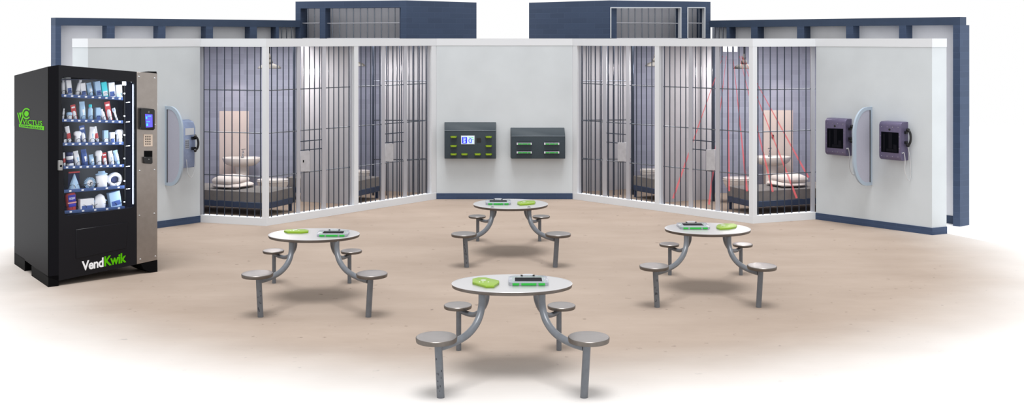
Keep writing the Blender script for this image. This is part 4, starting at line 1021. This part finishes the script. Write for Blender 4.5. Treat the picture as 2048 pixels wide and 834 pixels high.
def item(r, idx, cx_, wp, hp, kind, rgb, lean, desc):
    a, b = ROWS[r]; k = (cx_-a[0])/(b[0]-a[0]); yb = a[1]+(b[1]-a[1])*k
    pa, pb = VFm.at(a[0], a[1], -.085), VFm.at(b[0], b[1], -.085)
    c = VFm.at(cx_, yb, IO); zf = (pa.lerp(pb, k)).z-.0215; c.z = zf
    w = (VFm.at(cx_+wp/2, yb, IO)-VFm.at(cx_-wp/2, yb, IO)).length*1.08; h = hp*c.y/F+.02
    th = math.radians(lean); ca, sa = math.cos(th), math.sin(th)
    top_ok = None
    n_in = len(ITEMS[r]); pos = ORD[idx]+(' item' if idx == 0 else ' from left')
    if idx == n_in-1: pos = 'rightmost item'
    nm = {'bottle': 'bottle', 'box': 'carton', 'pouch': 'pouch', 'tub': 'tub', 'card': 'hanging_pack', 'brush': 'brush', 'tube': 'toothpaste_tube', 'shirt': 'folded_garment', 'roll': 'banded_bundle', 'cone': 'snack_pack', 'wheel': 'round_brush', 'sack': 'laundry_sack', 'ring': 'tape_roll', 'jar': 'jar', 'ball': 'soap_dome'}[kind]
    T = thing(nm, c, '%s, %s on the %s shelf of the vending machine' % (desc, pos, RN[r]), nm.replace('_', ' '), 'goods on the %s shelf of the vending machine' % RN[r])
    # leaning about the base corner that stays on the tray
    lowest = 0
    def P(x, z, d=0):
        xx, zz = x*ca+z*sa, -x*sa+z*ca+abs(sa)*w/2
        return c+t3*xx+Z3*zz+n3*d
    m = imat(rgb); dp = min(w*.45, .035)
    def loft_secs(secs, m_, nm_, seg=14, flat=1.0, q=1.0, parent=T):
        rings = []
        for z, rx, ry in secs:
            rg = []
            for i in range(seg):
                an = i*2*math.pi/seg; cs, sn = math.cos(an), math.sin(an)
                rg.append(P(math.copysign(abs(cs)**q, cs)*rx, z, math.copysign(abs(sn)**q, sn)*ry))
            rings.append(rg)
        return MB().loft(rings).build(nm_, m_, parent)
    if kind == 'box':
        MB().loft([[P(x*w/2, z, d) for x, d in ((-1, -dp), (1, -dp), (1, dp), (-1, dp))] for z in (0, h)], smooth=False).bevel(.002, 1).build('carton_body', m, T)
        MB().loft([[P(x*w*.4, z, d) for x, d in ((-1, dp), (1, dp), (1, dp+.001), (-1, dp+.001))] for z in (h*.12, h*.42)], smooth=False).build('printed_panel', imat(BLU if rgb != DRK else WHT) if idx % 2 else imat(LBL if rgb == WHT else WHT), T)
    elif kind == 'bottle':
        loft_secs([(0, w*.42, dp*.9), (.004, w*.48, dp), (h*.7, w*.46, dp), (h*.8, w*.3, dp*.7), (h*.84, w*.2, dp*.5)], imat(LBL) if rgb == CYN else m, 'bottle_body')
        loft_secs([(h*.83, w*.34, dp*.6), (h*.98, w*.32, dp*.6), (h, w*.25, dp*.5)], m, 'cap')
    elif kind == 'tub':
        loft_secs([(0, w*.45, dp), (h*.65, w*.48, dp), (h*.7, w*.3, dp*.8)], m, 'tub_body'); loft_secs([(h*.66, w*.5, dp*1.05), (h*.9, w*.5, dp*1.05), (h, w*.3, dp)], imat(LBL), 'lid')
    elif kind in ('pouch', 'sack'):
        k2 = 1 if kind == 'pouch' else 1.25
        loft_secs([(0, w*.4, dp*.4), (h*.08, w*.47, dp*.9), (h*.35, w*.5*k2/1.1, dp*1.1), (h*.65, w*.47, dp*.9), (h*.85, w*.44, dp*.35), (h*.9, w*.45, dp*.1), (h, w*.45, dp*.08)] if kind == 'pouch' else
                  [(0, w*.35, dp), (h*.1, w*.42, dp*1.3), (h*.5, w*.44, dp*1.3), (h*.72, w*.5, dp), (h*.8, w*.25, dp*.6)], m, 'pouch_body', 16, q=.8)
        if kind == 'sack':
            loft_secs([(h*.78, w*.5, dp*.7), (h*.84, w*.52, dp*.8), (h*.9, w*.3, dp*.6), (h, w*.28, dp*.4)], imat(LBL), 'tied_top', 18)
        else: loft_secs([(h*.3, w*.34, dp*1.13), (h*.31, w*.35, dp*1.15), (h*.58, w*.33, dp*1.08), (h*.6, w*.3, dp*1.0)], imat(WHT if rgb != WHT else LBL), 'label_patch', 12)
    elif kind == 'card':
        MB().loft([[P(x*w/2, z, d) for x, d in ((-1, -.002), (1, -.002), (1, .002), (-1, .002))] for z in (0, h)], smooth=False).build('backing_card', m, T)
        loft_secs([(h*.03, w*.25, dp*.5), (h*.1, w*.36, dp), (h*.5, w*.33, dp), (h*.6, w*.2, dp*.5)], imat(WHT), 'blister', 12)
        MB().loft([[P(x*w*.34, z, d) for x, d in ((-1, .002), (1, .002), (1, .004), (-1, .004))] for z in (h*.78, h*.88)], smooth=False).build('printed_panel', imat(WHT), T)
    elif kind == 'tube':
        loft_secs([(0, w*.3, dp*.7), (h*.12, w*.3, dp*.7), (h*.13, w*.45, dp*.8), (h*.55, w*.5, dp*.6), (h, w*.52, .003)], imat(WHT), 'tube_body', 14)
        loft_secs([(h*.3, w*.49, dp*.8), (h*.31, w*.5, dp*.82), (h*.58, w*.53, dp*.68), (h*.6, w*.5, dp*.6)], m, 'red_band', 14)
    elif kind == 'brush':
        loft_secs([(0, w*.35, .01), (h*.7, w*.3, .008), (h*.75, w*.5, .01), (h, w*.5, .01)], m, 'brush_body', 10)
        loft_secs([(h*.78, w*.4, .022), (h*.97, w*.4, .022)], imat(LBL), 'bristles', 8)
    elif kind == 'shirt':
        loft_secs([(0, w*.36, dp*.8), (h*.1, w*.42, dp), (h*.62, w*.4, dp), (h*.7, w*.62, dp*.9), (h*.9, w*.62, dp*.8), (h, w*.4, dp*.4)], m, 'garment_body', 18, q=.7)
    elif kind == 'roll':
        for j in range(4):
            loft_secs([(h*(j*.25), w*.44, dp*.9), (h*(j*.25+.04), w*.5, dp), (h*(j*.25+.2), w*.5, dp), (h*(j*.25+.245), w*.44, dp*.9)], m if j % 2 else imat(WHT), 'band', 16)
    elif kind == 'cone':
        MB().loft([[P(x*w/2, z, -.012) for x, z in ((-1, 0), (1, 0), (1, 0.001), (-1, 0.001))], [P(x*w/2, z, -.012) for x, z in ((-.9, h*1.05), (.9, h*1.05), (.9, h*1.05+.001), (-.9, h*1.05+.001))]], smooth=False).build('clear_backing', imat(NVY), T)
        loft_secs([(0, w*.48, dp), (h*.1, w*.5, dp*1.1), (h*.5, w*.28, dp), (h*.92, w*.04, dp*.3)], m, 'pack_body', 8)
        loft_secs([(h*.06, w*.3, dp*1.16), (h*.3, w*.2, dp*1.1), (h*.55, w*.1, dp*1.02)], imat(WHT), 'label_patch', 6)
        MB().loft([[P(x*w*.46, z, d) for x, d in ((-1, -.012), (1, -.012), (1, .004), (-1, .004))] for z in (h*.98, h*1.06)], smooth=False).build('red_header', imat(RED), T)
    elif kind == 'wheel':
        R_ = w/2; cc = c+Z3*(R_)
        MB().lathe_ax(cc, [(.001, .02), (R_*.5, .018), (R_*.62, .005), (R_*.6, -.02)], n3, t3, Z3, 24).build('hub', m, T)
        mb = MB()
        for j in range(22):
            an = j*2*math.pi/22; dr = t3*math.cos(an)+Z3*math.sin(an); tg = -t3*math.sin(an)+Z3*math.cos(an)
            mb.obox(cc+dr*R_*.8, dr*R_*.2, tg*.005, n3*.012)
        mb.build('bristles', imat(LBL), T)
        mb = MB(); mb.obox(cc+n3*.021+t3*.008+Z3*.004, (t3*.8+Z3*.5)*.02, (Z3*.8-t3*.5)*.004, n3*.001); mb.obox(cc+n3*.021, (t3*.1+Z3)*.016, t3*.004, n3*.001); mb.build('dark_mark', imat(DRK), T)
    elif kind == 'ring':
        R_ = h*.36; cc = c+Z3*(R_*1.36+.002)
        pth = [cc+t3*math.cos(an)*R_*1.15+Z3*math.sin(an)*R_ for an in [j*2*math.pi/28 for j in range(28)]]
        MB().tube(pth, R_*.36, 12, closed=True).build('roll_body', m, T)
        MB().lathe_ax(cc-n3*.01, [(.001, .004), (R_*.7, .003), (R_*.72, -.01)], n3, t3, Z3, 20).build('core', imat(NVY), T)
    elif kind == 'ball':
        loft_secs([(0, w*.4, dp), (h*.15, w*.47, dp*1.2), (h*.55, w*.5, dp*1.3), (h*.85, w*.36, dp), (h, w*.1, dp*.4)], m, 'dome_body', 18)
        loft_secs([(h*.5, w*.6, dp*.7), (h*.56, w*.62, dp*.75), (h*.62, w*.5, dp*.7)], imat(LBL), 'brim', 18)
    elif kind == 'jar':
        loft_secs([(0, w*.38, dp), (h*.06, w*.42, dp*1.1), (h*.55, w*.45, dp*1.15), (h*.9, w*.48, dp*1.1), (h, w*.36, dp*.9)], m, 'jar_body', 20, q=.8)
        def lab(z0, z1, mm, e):
            MB().loft([[P(x*w*.34, z, d) for x, d in ((-1, dp), (1, dp), (1, dp*1.15+e), (-1, dp*1.15+e))] for z in (z0, z1)], smooth=False).bevel(.004, 2).build('blue_label', mm, T)
        lab(h*.52, h*.9, imat((36, 40, 170)), .004); lab(h*.24, h*.42, imat((36, 40, 170)), .004)
        MB().loft([[P(x*w*.4, z, d) for x, d in ((-1, dp), (1, dp), (1, dp*1.15+.001), (-1, dp*1.15+.001))] for z in (h*.44, h*.5)], smooth=False).build('pale_band', imat(PNK), T)
        o_ = P(-w*.27, h*.66, dp*1.15+.0045); text_mesh('GOJO', o_, P(w*.27, h*.66, dp*1.15+.0045)-o_, P(-w*.27, h*.77, dp*1.15+.0045)-o_, n3, imat(WHT), 'label_text', T, .001, .02)
    # wire coil in front of the item, part of the machine
    cr_ = c+Z3*(.034)+n3*(.03)
    nco = 1 if r < 4 else 2
    for q in range(nco):
        cc = cr_ + (t3*(q-.5)*w*.55 if nco == 2 else t3*0); rad = .03 if r < 4 else .036
        pth = [cc+t3*math.cos(an)*rad+Z3*math.sin(an)*rad+n3*(.01-.05*an/(4*math.pi)) for an in [j*2*math.pi/16 for j in range(33)]]
        MB().tube(pth, .0022, 6).build('wire_coil', M_blk2, vm)
for r, row in enumerate(ITEMS):
    for i, it in enumerate(row): item(r, i, *it)
o = MB().plate(VFm, rect(244.5, 252, 163, 171), -.1, .006).build('price_card', M_white, vm)
# lights inside the vending cabinet
for (x, y, e) in ((256, 215, 6), (256, 330, 6)):
    ld = bpy.data.lights.new('vending_light', 'AREA'); ld.shape = 'RECTANGLE'; ld.size = .05; ld.size_y = .8; ld.energy = e; ld.color = (.82, .9, 1)
    lo = bpy.data.objects.new('vending_light', ld); lo.location = VFm.at(x+6, y, -.07); COL.objects.link(lo)
    lo.rotation_euler = ((-t3*1.0-n3*.35)).to_track_quat('-Z', 'Y').to_euler()
# lettering on the front
def ptv(vp, x, y, off): return vp.at(x, y, off)
o_ = VFm.at(163.5, 541.2, .003)
text_mesh('Vend', o_, VFm.at(207, 532.6, .003)-o_, VFm.at(163.5, 523.2, .003)-o_, n3, M_white, 'lettering_vend', vm, .002, .03, .95)
o_ = VFm.at(208.6, 532.2, .003)
text_mesh('Kwik', o_, VFm.at(252.6, 523.4, .003)-o_, VFm.at(208.6, 513.4, .003)-o_, n3, M_lime, 'lettering_kwik', vm, .002, .03, .95)
# side logo
lg = lambda x, y, off=.002: VSm.at(20+x/7.578, 180+y/7.578, off)
sn = VSm.n3
bar_ = MB().prism([lg(138, 517), lg(520, 549), lg(518, 609), lg(140, 560)], sn*.002).build('logo_bar', M_lime, vm)
def arcpts(cx_, cy_, rx, ry, a0, a1, n=18): return [(cx_+rx*math.cos(math.radians(a0+(a1-a0)*i/n)), cy_-ry*math.sin(math.radians(a0+(a1-a0)*i/n))) for i in range(n+1)]
def strip2(outer_, inner_, nm):
    mb = MB(); 
    for i in range(len(outer_)-1):
        mb.prism([lg(*outer_[i]), lg(*outer_[i+1]), lg(*inner_[i+1]), lg(*inner_[i])], sn*.002)
    mb.build(nm, M_lime, vm)
strip2(arcpts(252, 358, 66, 85, 42, 318), arcpts(252, 358, 50, 66, 42, 318), 'logo_ring')
MB().prism([lg(*p) for p in arcpts(252, 360, 34, 42, 0, 345, 23)], sn*.002).build('logo_dot', M_lime, vm)
mb = MB(); mb.prism([lg(112, 345), lg(126, 345), lg(158, 490), lg(152, 518)], sn*.002); mb.prism([lg(152, 518), lg(172, 518), lg(206, 400), lg(192, 385)], sn*.002); mb.build('logo_v', M_lime, vm)
MB().prism([lg(138, 345), lg(182, 339), lg(159, 430)], sn*.002).build('logo_wedge', M_lime, vm)
o_ = lg(196, 515); text_mesh('VICTUS', o_, lg(492, 541)-o_, lg(194, 447)-o_, sn, M_lime, 'lettering_victus', vm, .002, .012, 1.0)
o_ = lg(152, 551, .0045); text_mesh('COMMISSARY', o_, lg(492, 596, .0045)-o_, lg(152, 527, .0045)-o_, sn, M_vend, 'lettering_commissary', vm, .001, .01, 1.15)

# ================================================================== LIGHT, SKY, CAMERA
w = bpy.data.worlds.new('white_sky'); sc.world = w; w.use_nodes = True
bg = w.node_tree.nodes['Background']; bg.inputs[0].default_value = (1, 1, 1, 1); bg.inputs[1].default_value = 1.0
sd_ = bpy.data.lights.new('sun', 'SUN'); sd_.energy = 2.6; sd_.angle = math.radians(27); so = bpy.data.objects.new('sun', sd_); COL.objects.link(so)
so.location = (0, 8, 12); so.rotation_euler = V(.0, .3, -1).to_track_quat('-Z', 'Y').to_euler()
cam = bpy.data.cameras.new('camera'); co = bpy.data.objects.new('camera', cam); COL.objects.link(co)
co.location = (0, 0, H); co.rotation_euler = (math.pi/2, 0, 0)
cam.sensor_width = 36; cam.lens = 36*F/2048; cam.shift_y = -(417-HY)/2048; cam.clip_end = 200
sc.camera = co
sc.view_settings.view_transform = 'Standard'; sc.view_settings.look = 'None'; sc.view_settings.gamma = 1; sc.view_settings.use_curve_mapping = False
sc.view_settings.exposure = 0
for o in ALL:
    if '_w' in o: del o['_w']
